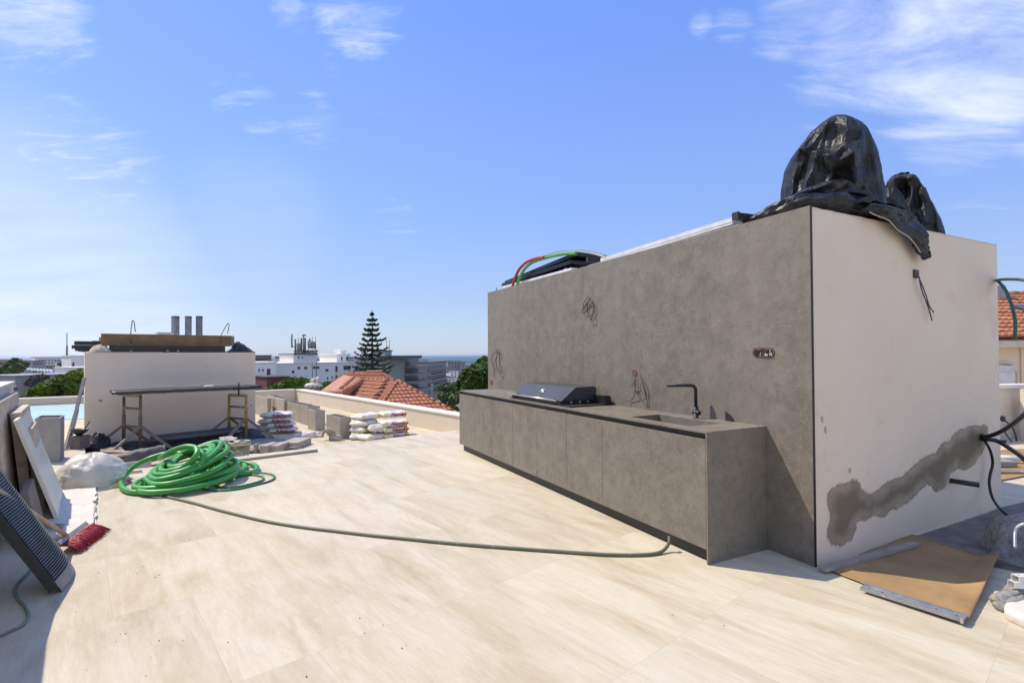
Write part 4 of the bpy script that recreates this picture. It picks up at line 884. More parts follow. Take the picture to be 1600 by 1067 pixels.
# debris on the ground before the block
def debris():
    z = LOW
    def plank(name, pa, pb, w_, h_, m_, label, cat='plank', group=None):
        m = MB(); m.bar(pa, pb, w_, h_); return tag(m.build(name, m_, bevel=.003), label, cat, group)
    gz = lambda u, v, zz: G(u, v, zz)
    plank('plank', gz(165, 706, z + .22), gz(205, 707, z + .20), .12, .03, WOOD, 'short pale plank in front of the left trestle, upper one', group='planks before the rear block')
    plank('plank', gz(164, 716, z + .20), gz(207, 709, z + .20), .10, .03, WOOD, 'short pale plank just below the upper plank near the left trestle', group='planks before the rear block')
    plank('plank', gz(330, 704, z + .2), gz(352, 692, z + .24), .16, .06, WOOD, 'short thick timber offcut left of the bucket', group='planks before the rear block')
    m = MB(); m.sheet([gz(154, 697, z + .1), gz(188, 700, z + .1), gz(200, 712, z + .1), gz(160, 716, z + .1)], UP, .03); tag(m.build('board_offcut', WOOD), 'pale square board offcut by the left corner of the rear block', 'offcut')
    # big foil roll lying along the front edge
    m = MB(); pts = [gz(160, 722, z + .1), gz(190, 719, z + .12), gz(215, 714, z + .14), gz(240, 709, z + .16), gz(256, 706, z + .17)]; c = crom(pts, 8); rows = []
    for i, p in enumerate(c):
        tt = (c[min(i + 1, len(c) - 1)] - c[max(0, i - 1)]).normalized(); x = tt.cross(UP); r = .11
        rows.append([p + (x * math.cos(a) + UP * math.sin(a)) * r * (1 + .25 * noise.noise(Vector((i * .2, math.cos(a) * 2, math.sin(a) * 2)))) for a in np.linspace(0, 2 * math.pi, 17)[:-1]])
    m.grid(rows, True, True); tag(m.build('dusty_foil_roll', mat('dusty_foil', (.13, .125, .12), .6, c2=(.06, .06, .06), scale=8, bump=.5, bscale=14)), 'long dusty grey foil roll before the rear block', 'foil roll')
    # black heap lumps behind it
    m = MB(); rows = []
    for i in range(50):
        s = i / 49; row = []
        for j in range(14):
            r = j / 13; p = bq(-.05 - r * .95, .1 + s * (bw - .15), LOW); row.append(p + UP * (.17 * math.sin(math.pi * r) ** .5 * (.55 + .5 * abs(noise.noise(Vector((s * 7, r * 4, 2)))) * 2)))
        rows.append(row)
    m.grid(rows); tag(m.build('black_foil_spread', mat('black_foil', (.016, .018, .022), .5, c2=(.03, .032, .036), scale=5, bump=.4)), 'black foil spread out along the foot of the rear block', 'foil')
    for i, (a, b0, b1, zz, r) in enumerate(((-.45, .9, 2.4, .19, .04), (-.62, 1.0, 2.3, .21, .035), (-.78, .8, 2.2, .18, .04))):
        m = MB(); m.tube([bq(a, b0, LOW + zz), bq(a + .05, b1, LOW + zz + .02)], r, 10); tag(m.build('drain_pipe', mat('slate_pipe_%d' % i, (.05 + .02 * i, .055 + .02 * i, .065 + .02 * i), .5)), ['dark pipe nearest the rear block wall, lying on the foil', 'dark pipe lying on foil in the middle between the trestles', 'dark pipe lying on foil farthest from the wall'][i], 'pipe', 'pipes lying under the work board')
    # black bag at the left corner
    m = MB(); c = gz(152, 700, z + .12); rows = []
    for i in range(13):
        ph = math.pi * i / 12; rows.append([c + Vector((math.sin(ph) * math.cos(a) * .17, math.sin(ph) * math.sin(a) * .2, math.cos(ph) * .22)) * (1 + .4 * noise.noise(Vector((i * .5, math.cos(a) * 1.5, math.sin(a) * 1.5)))) for a in np.linspace(0, 2 * math.pi, 19)[:-1]])
    m.grid(rows, True, True); tag(m.build('black_bag', TARP), 'crumpled black bag at the left foot of the rear block', 'bag')
    m = MB(); p, q = gz(187, 731, .0), gz(235, 723, .0); m.box(Vector((p.x, p.y, -.19)), R1, R2, UP, (-.02, 0.015), (0, (q - p).dot(R2) * 1.0), (0.05, .19 + .06)); tag(m.build('step_board', mat('lilac_board', (.50, .46, .45), .8)), 'smooth pale upright board on the deck edge behind the green coil', 'board')
    # cardboard and rag mess near the bucket
    m = MB(); rr = random.Random(12)
    for i in range(16):
        c = gz(rr.uniform(336, 378), rr.uniform(682, 694), z + .28); a = rr.uniform(0, 3); d = Vector((math.cos(a), math.sin(a), rr.uniform(-.2, .2))); e = Vector((-math.sin(a), math.cos(a), rr.uniform(-.3, .3))); L = rr.uniform(.05, .17); W_ = rr.uniform(.02, .06)
        m.sheet([c - d * L - e * W_, c + d * L - e * W_ * .7, c + d * L * .8 + e * W_, c - d * L + e * W_], UP, .008)
    tag(m.build('offcuts', mat('pale_offcuts', (.5, .45, .38), .9)), 'loose pale offcuts heaped behind the bucket', 'offcuts', kind='stuff')
    m = MB(); m.sheet([gz(330, 712, z + .02), gz(400, 706, z + .02), gz(470, 700, z + .02), gz(455, 690, z + .02), gz(400, 680, z + .02), gz(340, 690, z + .02)], UP, .03); tag(m.build('rubble', RUBBLE), 'dusty rubble on the lower terrace around the bucket', 'rubble', kind='stuff')
debris()
def bucket():
    c = G(373.5, 714, LOW + .01); c = Vector((c.x, c.y, LOW + .02)); ht = Y(374, 689, c.y).z - c.z; r = 26 / 791 * c.y * .62
    t = empty('plastic_bucket', c, 'battered green and white bucket of mortar by the deck edge', 'bucket')
    m = MB(); m.lathe(c, [(r * .84, 0), (r * .86, .01), (r * .97, ht * .80), (r * .98, ht * .8), (r, ht), (r * .95, ht), (r * .92, ht * .78), (r * .8, .03), (0, .03)], 30); m.build('body', BUCKETM, t)
    m = MB(); m.lathe(c, [(r * 1.02, ht * .78), (r * 1.05, ht * .8), (r * 1.05, ht * .86), (r * 1.0, ht * .87)], 30); m.build('rim', WHITES, t)
    m = MB(); m.lathe(c, [(r * .93, ht * .84), (r * .5, ht * .89), (0, ht * .87)], 20); m.build('mortar', RUBBLE, t)
    m = MB(); m.tube(crom([c + Vector((r, 0, ht * .8)), c + Vector((r * .5, -r * 1.0, ht * .62)), c + Vector((-r * .5, -r * 1.0, ht * .62)), c + Vector((-r, 0, ht * .8))], 6), .005, 6); m.build('handle', RUST, t)
bucket()
def pavers():
    # stacked grey pavers at the edge, and dark gaps
    lab = ['grey paving block next to the bucket, first of the row', 'grey paving block, second of the row behind the deck edge', 'grey paving block, third of the row behind the deck edge', 'wide flat paving block at the right end of the row']
    spots = ((396, 399.5, 708, .10), (404, 416, 710, .34), (418, 432, 709, .36), (434, 462, 703, .5))
    for i, (u0, u1, v, dp) in enumerate(spots):
        p, q = G(u0, v, LOW), G(u1, v, LOW); x = (q - p).normalized(); y = Vector((-x.y, x.x, 0)); L = (q - p).length
        m = MB(); m.box(p + y * (.03 * i), x, y, UP, (0, L), (0, dp * 1.1), (0.001, .15 - .012 * i)); tag(m.build('paving_block', CONC, bevel=.008), lab[i], 'paving block', 'paving blocks at the deck edge')
    m = MB(); a, b = G(345, 722, .02), G(496, 703.5, .02); m.tube([a, b], .018, 10); tag(m.build('grey_pole', mat('pole_grey', (.42, .40, .36), .6)), 'thin grey pole lying along the deck edge', 'pole')
    m = MB(); a, b = G(175, 741, .02), G(222, 735, .02); m.bar(a, b, .04, .02); tag(m.build('thin_lath', mat('pinkish_lath', (.55, .42, .35), .8)), 'thin pinkish lath on the deck left behind the green coil', 'lath')
    m = MB(); a, b = G(172, 734, .02), G(232, 764, .02); m.bar(a, b, .045, .03); tag(m.build('dusty_bar', mat('dusty_bar', (.45, .38, .31), .8)), 'short dusty bar lying under the left loop of the green coil', 'bar')
pavers()

# ================================================================== PARAPETS
PZ = .22
def parapets():
    A = G(462, 608, PZ); Bq = G(715, 648, PZ); d = (Bq - A).normalized(); n = Vector((d.y, -d.x, 0)); n = n if n.x > 0 else -n
    n = -n                                     # towards us (inner side)
    if n.y > 0: n = -n
    def wall(name, p, q, inn, th, zb, zt, label):
        t = empty(name, (p + q) / 2 + UP * (zb - zt), label, 'parapet'); x = (q - p).normalized(); L = (q - p).length
        o = Vector((p.x, p.y, 0))
        m = MB(); m.box(o, x, inn, UP, (0, L), (-th, -.012), (zb, zt - .035)); m.build('wall', CREAM, t)
        m = MB(); m.box(o, x, inn, UP, (-.02, L), (-th - .02, .012), (zt - .035, zt)); m.build('coping', CAPM, t, bevel=.006)
    wall('parapet_wall', A, Bq + d * 6, n, .28, LOW - .3, PZ, 'cream parapet running down to the counter along the sack pile')
    e = (A - G(400, 611, PZ)).normalized(); n2 = Vector((e.y, -e.x, 0))
    if n2.y > 0: n2 = -n2
    C_ = G(35, 622, PZ)
    wall('parapet_wall', A - e * 3.2, A - d * .3 * 0, n2, .28, LOW - .3, PZ, 'cream parapet across the back between rear block and sunny corner')
    C0 = G(-60, 626, PZ); C1 = G(150, 618, PZ); e = (C1 - C0).normalized(); n2 = Vector((e.y, -e.x, 0)); n2 = n2 if n2.y < 0 else -n2
    wall('parapet_wall', C0, C1, n2, .3, -.6, PZ, 'grey cream parapet behind the pool at the left')
    # the pool
    m = MB(); m.prism([(p.x, p.y) for p in (G(-100, 657, .002), G(140, 654.5, .002), G(140, 632.5, .002), G(-100, 640, .002))], .002, .01)
    s = mat('pool_water', (.46, .64, .68), .3, c2=(.42, .60, .65), scale=.8, bump=.15, bscale=5); o = m.build('pool_water', s); tag(o, kind='structure')
parapets()

# planters -------------------------------------------------------
def planter(u, v, wl, wr, ht, rz, label, m_=CONC, z=LOW, first=None, film=True):
    """near bottom corner at pixel; sides wl (to the left-back) and wr (right-back)"""
    p = G(u, v, z)
    t = empty('square_planter', p, label, 'planter', 'tall planters along the parapet')
    rz = R(42); x = Vector((math.cos(rz), math.sin(rz), 0)); y = Vector((-math.sin(rz), math.cos(rz), 0)); th = .03
    def span(uu, ax): k_ = (uu - 800) / FPX; return (k_ * p.y - p.x) / (ax.x - k_ * ax.y)
    wl = span(wl, y); wr = span(wr, x)
    m = MB()
    m.box(p, x, y, UP, (0, wr), (0, th), (0, ht)); m.box(p, x, y, UP, (0, wr), (wl - th, wl), (0, ht)); m.box(p, x, y, UP, (0, th), (th, wl - th), (0, ht)); m.box(p, x, y, UP, (wr - th, wr), (th, wl - th), (0, ht))
    m.build('shell', m_, t, bevel=.004)
    m = MB(); m.box(p, x, y, UP, (th, wr - th), (th, wl - th), (.05, ht - .008)); m.build('dark_filling', INSIDEM, t)
    if film:
        m = MB(); rr = random.Random(int(u)); P = []
        for i in range(24):
            s = wl * i / 23; P.append([p + y * s - x * (.004 + .012 * abs(noise.noise(Vector((s * 9, k * .6, u))))) + UP * (ht * k / 7 + (.01 if k == 7 else 0)) for k in range(8)])
        m.grid(P); fm = MATS.get('wrap_film') or mat('wrap_film', (.58, .52, .44), .3, c2=(.40, .35, .29), scale=9, bump=.6, bscale=12, alpha=.55); m.build('wrap_film', fm, t)
    return t
RZ = math.atan2(.648, .7615) - R(2)
planter(532, 686, 510, 549, .42, 0, 'nearest tall planter, plastic wrapped, at the right end of the planter row', film=True)
planter(493, 673.5, 481, 508, .44, 0, 'bare concrete planter standing in front of the wrapped row', film=False)
planter(482, 665, 469.5, 500, .44, 0, 'wrapped planter directly behind the bare concrete one', film=True)
planter(469, 660.5, 447, 487, .44, 0, 'wide wrapped planter, third from the right of the row', film=True)
planter(444, 655, 425.5, 448, .50, 0, 'planter half hidden behind the left sack stack', film=False)
planter(418, 652, 396, 424.5, .50, 0, 'wrapped planter nearest the rear block', film=True)
planter(428, 640, 417, 444, .40, 0, 'farthest planter, only its rim showing near the parapet corner', film=False)
m = MB(); p = G(94, 722, 0); x = Vector((1, .05, 0)).normalized(); y = (Vector((p.x, p.y, 0)).normalized() + Vector((.12, 0, 0))).normalized()
t = empty('square_planter', p, 'grey planter by the pool at the left', 'planter', 'tall planters along the parapet')
W_ = 38 / 791 * p.y; hh = Y(94, 653, p.y).z
m.box(p, -x, y, UP, (0, W_), (0, .025), (0, hh)); m.box(p, -x, y, UP, (0, W_), (.42, .445), (0, hh)); m.box(p, -x, y, UP, (0, .025), (.025, .42), (0, hh)); m.box(p, -x, y, UP, (W_ - .025, W_), (.025, .42), (0, hh)); m.build('shell', DCONC, t)
m = MB(); m.box(p, -x, y, UP, (.025, W_ - .025), (.025, .42), (.05, hh - .02)); m.build('dark_filling', INSIDEM, t)
# plastic wrap and rolled cloth by the planters
def rag(name, c, s, m_, label, cat, seed, n=1.):
    rows = []
    for i in range(22):
        ph = math.pi * i / 21; row = []
        for j in range(34):
            a = 2 * math.pi * j / 34; d = Vector((math.sin(ph) * math.cos(a), math.sin(ph) * math.sin(a), math.cos(ph)))
            q = d * (1 + .35 * n * noise.noise(d * 1.6 + Vector((seed, 0, 0))) - .25 * n * abs(noise.noise(d * 3.8 + Vector((0, seed, 0))))); row.append(c + Vector((q.x * s[0], q.y * s[1], max(q.z, -.25) * s[2] + .25 * s[2])))
        rows.append(row)
    m = MB(); m.grid(rows, True, True); return tag(m.build(name, m_), label, cat)
rag('plastic_wrap', G(485, 682, LOW), (.24, .16, .10), WHITES, 'loose white plastic wrap on the floor before the planters', 'plastic wrap', 2.)
c = G(512, 688, LOW); m = MB()
for k in range(5):
    r = .06 + .022 * k; m.tube([c + UP * .10 + Vector((math.cos(a) * r * .9 + .02 * k - .05, (.05 - .02 * k), math.sin(a) * r * .85)) for a in np.linspace(-.3, math.pi + .3, 14)], .016, 8)
m.tube([c + Vector((.04, .02, .05)), c + Vector((.2, .0, .05)), c + Vector((.26, .02, .03))], .06, 10)
tag(m.build('rolled_cloth', mat('rolled_cloth', (.56, .48, .38), .9, c2=(.34, .29, .23), scale=9)), 'rolled dusty cloth at the foot of the nearest planter', 'cloth')

# sacks ----------------------------------------------------------
def sack_mesh(L, W_, Ht, seed):
    rows = []
    for i in range(25):
        s = i / 24 * 2 - 1; row = []
        for j in range(24):
            a = 2 * math.pi * j / 24; ca, sa = math.cos(a), math.sin(a)
            ex = (abs(ca) ** .55) * (1 if ca > 0 else -1); ez = (abs(sa) ** .8) * (1 if sa > 0 else -1)
            en = (1 - abs(s) ** 5) ** .5 if abs(s) < 1 else 0
            wd = W_ / 2 * (1 - .06 * abs(s) ** 3); hh = Ht / 2 * max(.12, en)
            nz = noise.noise(Vector((s * 2.3, ca * 1.3 + seed, sa))) * .014 + .006 * noise.noise(Vector((s * 8, ca * 4, sa * 4 + seed)))
            row.append(Vector((s * L / 2, ex * wd, ez * hh + nz)))
        rows.append(row)
    m = MB(); m.grid(rows, True, True); n = 25 * 24
    m.f += [tuple(reversed(range(24))), tuple(range(n - 24, n))]; m.sm += [True, True]
    return m
def text_obj(txt, size, m_, parent, loc, rot, shear=0., ext=.0015):
    cu = bpy.data.curves.new('lettering', 'FONT'); cu.body = txt; cu.size = size; cu.extrude = ext; cu.align_x = 'CENTER'; cu.align_y = 'CENTER'; cu.shear = shear; cu.offset = size * .03
    o = bpy.data.objects.new('lettering', cu); col.objects.link(o)
    me = bpy.data.meshes.new_from_object(o.evaluated_get(bpy.context.evaluated_depsgraph_get())); bpy.data.objects.remove(o)
    me.materials.clear(); me.materials.append(m_)
    r = bpy.data.objects.new('lettering', me); col.objects.link(r); r.parent = parent; r.location = loc; r.rotation_euler = rot; return r
def sack(name, seed, txt, yellow, L=.52, W_=.38, Ht=.115):
    t = empty(name, Vector((0, 0, 0)), 'x', 'sack'); t['_w'] = (0, 0, 0)
    sm_ = sack_mesh(L, W_, Ht, seed); sm_.v = [p + UP * Ht / 2 for p in sm_.v]; sm_.build('bag', SACK, t)
    if txt:
        text_obj(txt, Ht * .85, REDINK, t, (.06, -W_ / 2 - .004, Ht * .5), (math.pi / 2, 0, 0), .3)
    if yellow:
        for sx in (-1, 1):
            b = sack_mesh(L * .16, W_ * 1.012, Ht * 1.02, seed); b.v = [p * 1.0 + Vector((sx * L * .36, 0, Ht / 2)) for p in b.v]; b.build('yellow_band', SACKY, t)
    return t
sA = sack('cement_sack', 1., 'Adezione', False); sB = sack('cement_sack', 5., 'Newdry', True); sC = sack('cement_sack', 9., None, True)
rzs = math.radians(10)
def stack_left():
    c = G(432, 680, LOW); c = G(434, 678, LOW); g = 'sacks in the left stack'
    names = ['bottom sack of the left stack with red lettering', 'second sack from the bottom of the left stack with red lettering', 'third sack from the bottom of the left stack with red lettering', 'top sack of the left stack, slightly bulging, with red lettering']
    z = LOW
    off = ((.04, 0, 0), (-.01, 0, .05), (-.04, .0, -.03), (-.05, .02, .04))
    for i in range(4):
        o = dup(sA, c + Vector((off[i][0], off[i][1] + .2, z - LOW + .001)), rzs + off[i][2], names[i]); o['group'] = g; z += .107
    names = ['bottom plain sack tucked left behind the lettered stack', 'middle plain sack tucked left behind the lettered stack', 'top plain sack with folded end left behind the lettered stack']
    c2 = G(413, 674, LOW)
    for i in range(3):
        o = dup(sC, c2 + Vector((.0 + .05 * i, .25, .001 + .135 * i)), rzs + 1.2, names[i]); o['group'] = g
stack_left()
def stack_right():
    g = 'sacks in the right heap by the parapet'
    c = G(612, 686.5, LOW); dd = R(28)
    lab = iter(['bottom right sack of the right heap, its lower half hidden', 'lettered sack second from bottom at the right of the heap', 'lettered sack third from bottom at the right of the heap', 'top right sack leaning against the parapet, red letters',
                'bottom left dark ended sack of the right heap', 'second left sack of the right heap with yellow band', 'third left sack of the right heap, crumpled white', 'top left sack of the right heap with yellow band', 'small sack bridging the two columns of the right heap', 'bottom front sack of the right heap with yellow band'])
    spots = [(sB, (.02, .1, 0), dd), (sB, (.0, .1, .12), dd + .03), (sB, (.0, .08, .24), dd - .03), (sB, (-.12, .45, .37), dd + .1),
             (sC, (-.62, .05, 0), dd + 1.1), (sC, (-.60, .12, .12), dd + .7), (sC, (-.62, .15, .235), dd + .9), (sC, (-.60, .22, .35), dd + .5), (sC, (-.34, .05, .16), dd + 1.5), (sC, (-.36, -.1, 0.0), dd + .4)]
    for s, (x, y, z), r in spots:
        o = dup(s, c + Vector((x, y + .12, z + .001)), r, next(lab)); o['group'] = g
stack_right()
for s in (sA, sB, sC):
    for k in kids(s): bpy.data.objects.remove(k)
    bpy.data.objects.remove(s)

# ================================================================== GREEN COIL AND HOSES
def ring(c, rx, ry, rot, tilt, z, n=26, a0=0., a1=2 * math.pi, wob=.03, sd=0.):
    """points of a loop: centre c, radii, heading rot, tilt lifts the side facing away"""
    out = []; cr, sr = math.cos(rot), math.sin(rot)
    for i in range(n):
        a = a0 + (a1 - a0) * i / (n - 1); w_ = 1 + wob * noise.noise(Vector((math.cos(a) * 1.4, math.sin(a) * 1.4, sd)))
        x, y = rx * math.cos(a) * w_, ry * math.sin(a) * w_
        out.append(Vector((c.x + x * cr - y * sr, c.y + x * sr + y * cr, z + tilt * (y / ry * .5 + .5) + .012 * noise.noise(Vector((a * 2, sd, 3))))))
    return out
def coil():
    r = .029
    c = G(290, 757, 0)
    pts = []
    # a heap of tilted loops, laid one after another, spiralling inward and upward
    spec = [(.02, .02, .80, .62, .10, .02, .036), (.05, .05, .76, .60, .3, .06, .055), (.02, .06, .70, .58, -.1, .12, .07), (.0, .08, .64, .54, .5, .2, .10), (.02, .1, .56, .48, .3, .28, .14), (.0, .08, .48, .40, .2, .30, .16), (.02, .04, .36, .30, .1, .22, .20), (.04, .06, .30, .24, .3, .20, .22)]
    off = 0
    for i, (dx, dy, rx, ry, rot, tl, z) in enumerate(spec):
        nx = spec[min(i + 1, len(spec) - 1)]
        for k in range(16):
            t = k / 16; a = 2 * math.pi * t
            L = lambda j: spec[i][j] * (1 - t) + nx[j] * t
            RX, RY = L(2) * .60, L(3) * .92; w_ = 1 + .17 * noise.noise(Vector((math.cos(a) * 1.2, math.sin(a) * 1.2, i * .7)))
            x, y = RX * math.cos(a) * w_, RY * math.sin(a) * w_; ro = L(4) * .5; x, y = x * math.cos(ro) - y * math.sin(ro), x * math.sin(ro) + y * math.cos(ro)
            # tilt axis: the far right side is lifted
            lift = L(5) * (.5 + .5 * (y / RY * .75 + x / RX * .45)) * .85
            pts.append(Vector((c.x + L(0) + x, c.y + L(1) + y, max(r, L(6) + max(0, lift)))))
    m = MB(); m.tube(crom(pts, 4), r, 12)
    # the big loose loop thrown out to the left
    loose = [(905 / 5.16 + 170 - 4, 738, .10), (315, 757, .05), (280, 764.5, .035), (245, 768, .033), (212, 769, .033), (194, 764, .035), (189, 754, .04), (196, 741, .09), (212, 727, .17), (232, 717, .24), (256, 709.5, .28), (280, 708, .29), (300, 712, .27), (312, 722, .2)]
    ys = [5.35, 5.30, 5.35, 5.38, 5.38, 5.45, 5.62, 5.85, 6.1, 6.25, 6.3, 6.3, 6.2, 6.05]
    lp = []
    for (u, v, z) in loose: lp.append(G(u, v, z))
    m.tube(crom(lp, 7), r * .98, 12)
    # tall arch over the heap
    arch = [(246, 752, .05), (236, 744, .07), (226, 752, .035), (232, 757, .05), (262, 744, .16), (290, 727, .26), (306, 712, .36), (307, 701, .42), (296, 697.5, .44), (280, 700, .42), (262, 708, .36), (250, 716, .25)]
    m.tube(crom([G(*q) for q in arch], 7), r, 12)
    arch = [(240, 755, .05), (270, 748, .13), (300, 735, .2), (315, 722, .28), (316, 709, .36), (308, 702, .38), (296, 703, .36), (282, 710, .3)]
    m.tube(crom([G(*q) for q in arch], 7), r, 12)
    # loops falling to the right
    for q in ([(322, 712, .28), (330, 706, .30), (340, 709, .27), (343, 719, .2), (338, 730, .12), (324, 741, .06), (305, 750, .05)],
              [(306, 716, .3), (318, 704, .34), (327, 706, .33), (330, 716, .24), (322, 730, .14), (300, 745, .06)],
              [(345, 722, .1), (362, 721.5, .06), (378, 724, .035), (383, 730, .033), (372, 738, .033), (352, 742, .033), (330, 744, .04)],
              [(350, 726, .06), (372, 722.5, .06), (390, 724, .045), (401, 729, .036), (398, 736, .033), (380, 740, .033), (352, 743, .04), (336, 746, .04)],
              [(352, 730, .10), (346, 740, .06), (330, 747, .05), (300, 757, .05), (278, 760, .06)],
              [(338, 724, .17), (344, 732, .12), (334, 744, .06), (312, 752, .05), (290, 758, .04)]):
        m.tube(crom([G(*p) for p in q], 7), r, 12)
    tag(m.build('green_hose_coil', GREENH), 'large tangled coil of thick bright green hose on the deck', 'hose')
    m = MB(); th = [(318, 757, .02), (316, 761, .012), (325, 765, .012), (345, 766, .012), (372, 763.5, .012), (400, 757, .012), (422, 751, .012), (429, 745, .012), (422, 740, .02), (400, 738.5, .03), (375, 738, .04), (352, 742, .03), (340, 750, .02), (334, 757, .014), (345, 761, .012), (370, 760, .012), (395, 755, .012), (411, 749, .012), (408, 744, .012), (390, 741, .014), (365, 741, .02), (340, 746, .03)]
    m.tube(crom([G(*p) for p in th], 7), .0115, 9); tag(m.build('thin_hose', GREENT), 'thin dark green hose looped flat beside the thick green coil', 'hose')
coil()
def long_hose():
    px = [(240, 771), (262, 776), (300, 785), (340, 796), (380, 806), (420, 815), (470, 823), (520, 829), (580, 836), (640, 842), (700, 848), (760, 853), (820, 857.5), (870, 861), (920, 864.5), (960, 866.5), (1000, 866.5), (1024, 864.5)]
    pts = [G(u, v, .0125) for u, v in px] + [G(1036, 860, .02), G(1043, 852, .045), G(1046, 845, .075), G(1045.5, 838, .10)]
    m = MB(); m.tube(crom(pts, 7), .0125, 12); t = tag(m.build('grey_hose', GREYH), 'long grey green hose running from the coil to the counter plinth', 'hose')
    m = MB(); p = pts[0]; d = (pts[0] - pts[1]).normalized(); m.tube([p - d * .01, p + d * .05], .018, 12); m.build('coupling', CABLE, t)
long_hose()

# ================================================================== LEFT EDGE OF THE DECK
wb = -.56; wh = 1.15
def left_parapet():
    t = empty('parapet_wall', Q(2.5, wb - .1, 0), 'low side parapet at the far left edge behind the stone slabs', 'parapet')
    m = MB(); m.qbox((-7, 7.75), (wb - .16, wb), (0, wh)); m.build('wall', WHITEPL, t)
    m = MB(); m.qbox((-7, 7.77), (wb - .175, wb + .012), (wh + .001, wh + .018)); m.build('coping', CAPM, t)
left_parapet()
def slabs():
    def lean(name, a0, a1, b0, b1, zt, th, m_, label, z0=0., z1=None):
        """slab leaning to the wall: foot at b0, top at b1, between a0 and a1"""
        f0, f1 = Q(a0, b0, z0), Q(a1, b0, z0); t0, t1 = Q(a0, b1, zt), Q(a1, b1, zt if z1 is None else z1)
        n = (f1 - f0).cross(t0 - f0).normalized(); n = n if n.dot(R2) > 0 else -n
        m = MB(); m.sheet([f0, f1, t1, t0], n, th); return tag(m.build(name, m_, bevel=.004), label, 'stone slab', 'stone slabs leaning at the left edge')
    lean('travertine_slab', 5.6, 7.4, -.47, -.548, 1.06, .05, TRAV, 'tallest travertine slab standing right against the left parapet')
    lean('travertine_slab', 6.2, 7.2, -.38, -.47, .94, .07, TRAV, 'thick pitted travertine slab with bluish shaded top edge')
    lean('travertine_slab', 6.3, 6.9, -.29, -.39, .78, .06, TRAV, 'pitted travertine slab in front of the thick one')
    lean('stone_slab', 5.9, 7.05, -.16, -.43, .90, .032, PORC, 'pale smooth slab leaning outermost, nearest the plastic bag')
    lean('stone_slab', 5.3, 5.9, -.27, -.35, .40, .05, DWOOD, 'short dark board behind the broom handle')
slabs()
def broom():
    h0, h1 = G(94, 856, .03), G(150, 823, .03); c = (h0 + h1) / 2
    t = empty('broom', Vector((c.x, c.y, 0)), 'red bristled push broom leaning against the slabs', 'broom')
    d = (h1 - h0).normalized(); s = Vector((d.y, -d.x, 0)); s = s if s.x > 0 else -s
    a, b = G(88, 852, .07), G(133, 819, .07); m = MB(); m.bar(a, b, .035, .045, up=(s + UP * .9).normalized()); m.build('head', mat('grey_broom_head', (.4, .38, .35), .7), t, bevel=.004)
    m = MB(); rr = random.Random(2); dd = (b - a); n = 34
    for i in range(n):
        for j in range(4):
            f = i / (n - 1); p = a + dd * (.04 + .92 * f) + s * (.0 + .012 * j) - UP * .01; sp = (f - .5) * .05
            q = p + s * (.10 + .012 * j + rr.uniform(-.012, .012)) + d * (sp + rr.uniform(-.012, .012)); q.z = .006 + .012 * (3 - j) + rr.uniform(0, .012)
            k = p.lerp(q, .5) + UP * .018; m.tube([p, k, q], [.006, .007, .0045], 5)
    m.build('bristles', REDB, t)
    m = MB(); e = a.lerp(b, .32) + UP * .02; top = Q(3.75, -.50, .93); m.tube([e, e.lerp(top, .5), top], [.0155, .015, .015], 12); m.build('handle', mat('pale_broom_handle', (.50, .41, .31), .6, c2=(.36, .28, .2), scale=4), t)
broom()
def grille_panel():
    kk = G(105, 931, 0); ka, kb = kk.dot(R1), kk.dot(R2)
    f0, f1 = Q(ka, kb - .03, .0), Q(ka + .60, kb - .06, .0); t0, t1 = Y(-60, 742, 2.78), Y(-60, 656, 3.05); f0, f1 = G(88, 927, 0), G(107, 888, 0)
    t = empty('solar_collector', Vector((f0.x, f0.y, 0)), 'dark ribbed metal panel leaning steeply at the left edge of the deck', 'panel')
    L = (t0 - f0); LL = L.length; L.normalize(); Wd = (f1 - f0); WW = Wd.length; Wd.normalize(); N = L.cross(Wd).normalized(); N = N if N.dot(R2) > 0 else -N
    f0 = f0 + UP * .03
    th = .035
    def curve(w_, l, up): # slightly bowed across the width
        return f0 + Wd * w_ + L * l + N * (up + .03 * math.sin(math.pi * w_ / WW))
    m = MB(); n = 14
    P = [[curve(WW * i / n, 0, 0) for i in range(n + 1)], [curve(WW * i / n, LL, 0) for i in range(n + 1)]]
    top = [[curve(WW * i / n, l, .004) for i in range(n + 1)] for l in (.0, LL)]
    m.grid(top); m.grid([[p - N * (th) for p in r] for r in reversed(top)]); m.build('back_sheet', GAP, t)
    m = MB()
    m.box(f0, L, N, Wd, (0, LL), (-th, .012), (-.010, .0)); m.build('side_frame', mat('speckled_dark_frame', (.035, .035, .03), .75, c2=(.05, .05, .045), scale=20, spots=[((.30, .26, .14), 26., .66)]), t)
    m = MB(); m.box(f0, L, N, Wd, (0, LL), (-th, .012), (WW, WW + .014)); m.build('side_frame', MATTEB, t)
    # bottom lip
    m = MB(); P = []
    for i in range(n + 1):
        w_ = WW * i / n; P.append([curve(w_, -.03, -th), curve(w_, -.035, .012), curve(w_, .045, .014), curve(w_, .045, .0)])
    m.grid(P, False); m.build('end_lip', mat('dusty_lip', (.30, .28, .25), .6, c2=(.20, .19, .175), scale=10), t)
    # fins: one bowed blade per rib
    m = MB(); k = 48
    for j in range(k):
        l = .06 + (LL - .08) * j / (k - 1)
        m.grid([[curve(WW * i / n, l, .003) for i in range(n + 1)], [curve(WW * i / n, l + .004, .019) for i in range(n + 1)], [curve(WW * i / n, l + .008, .019) for i in range(n + 1)], [curve(WW * i / n, l + .009, .003) for i in range(n + 1)]], False)
    m.build('fins', mat('fin_metal', (.24, .25, .265), .35, c2=(.15, .155, .165), scale=9, metal=.55), t)
grille_panel()
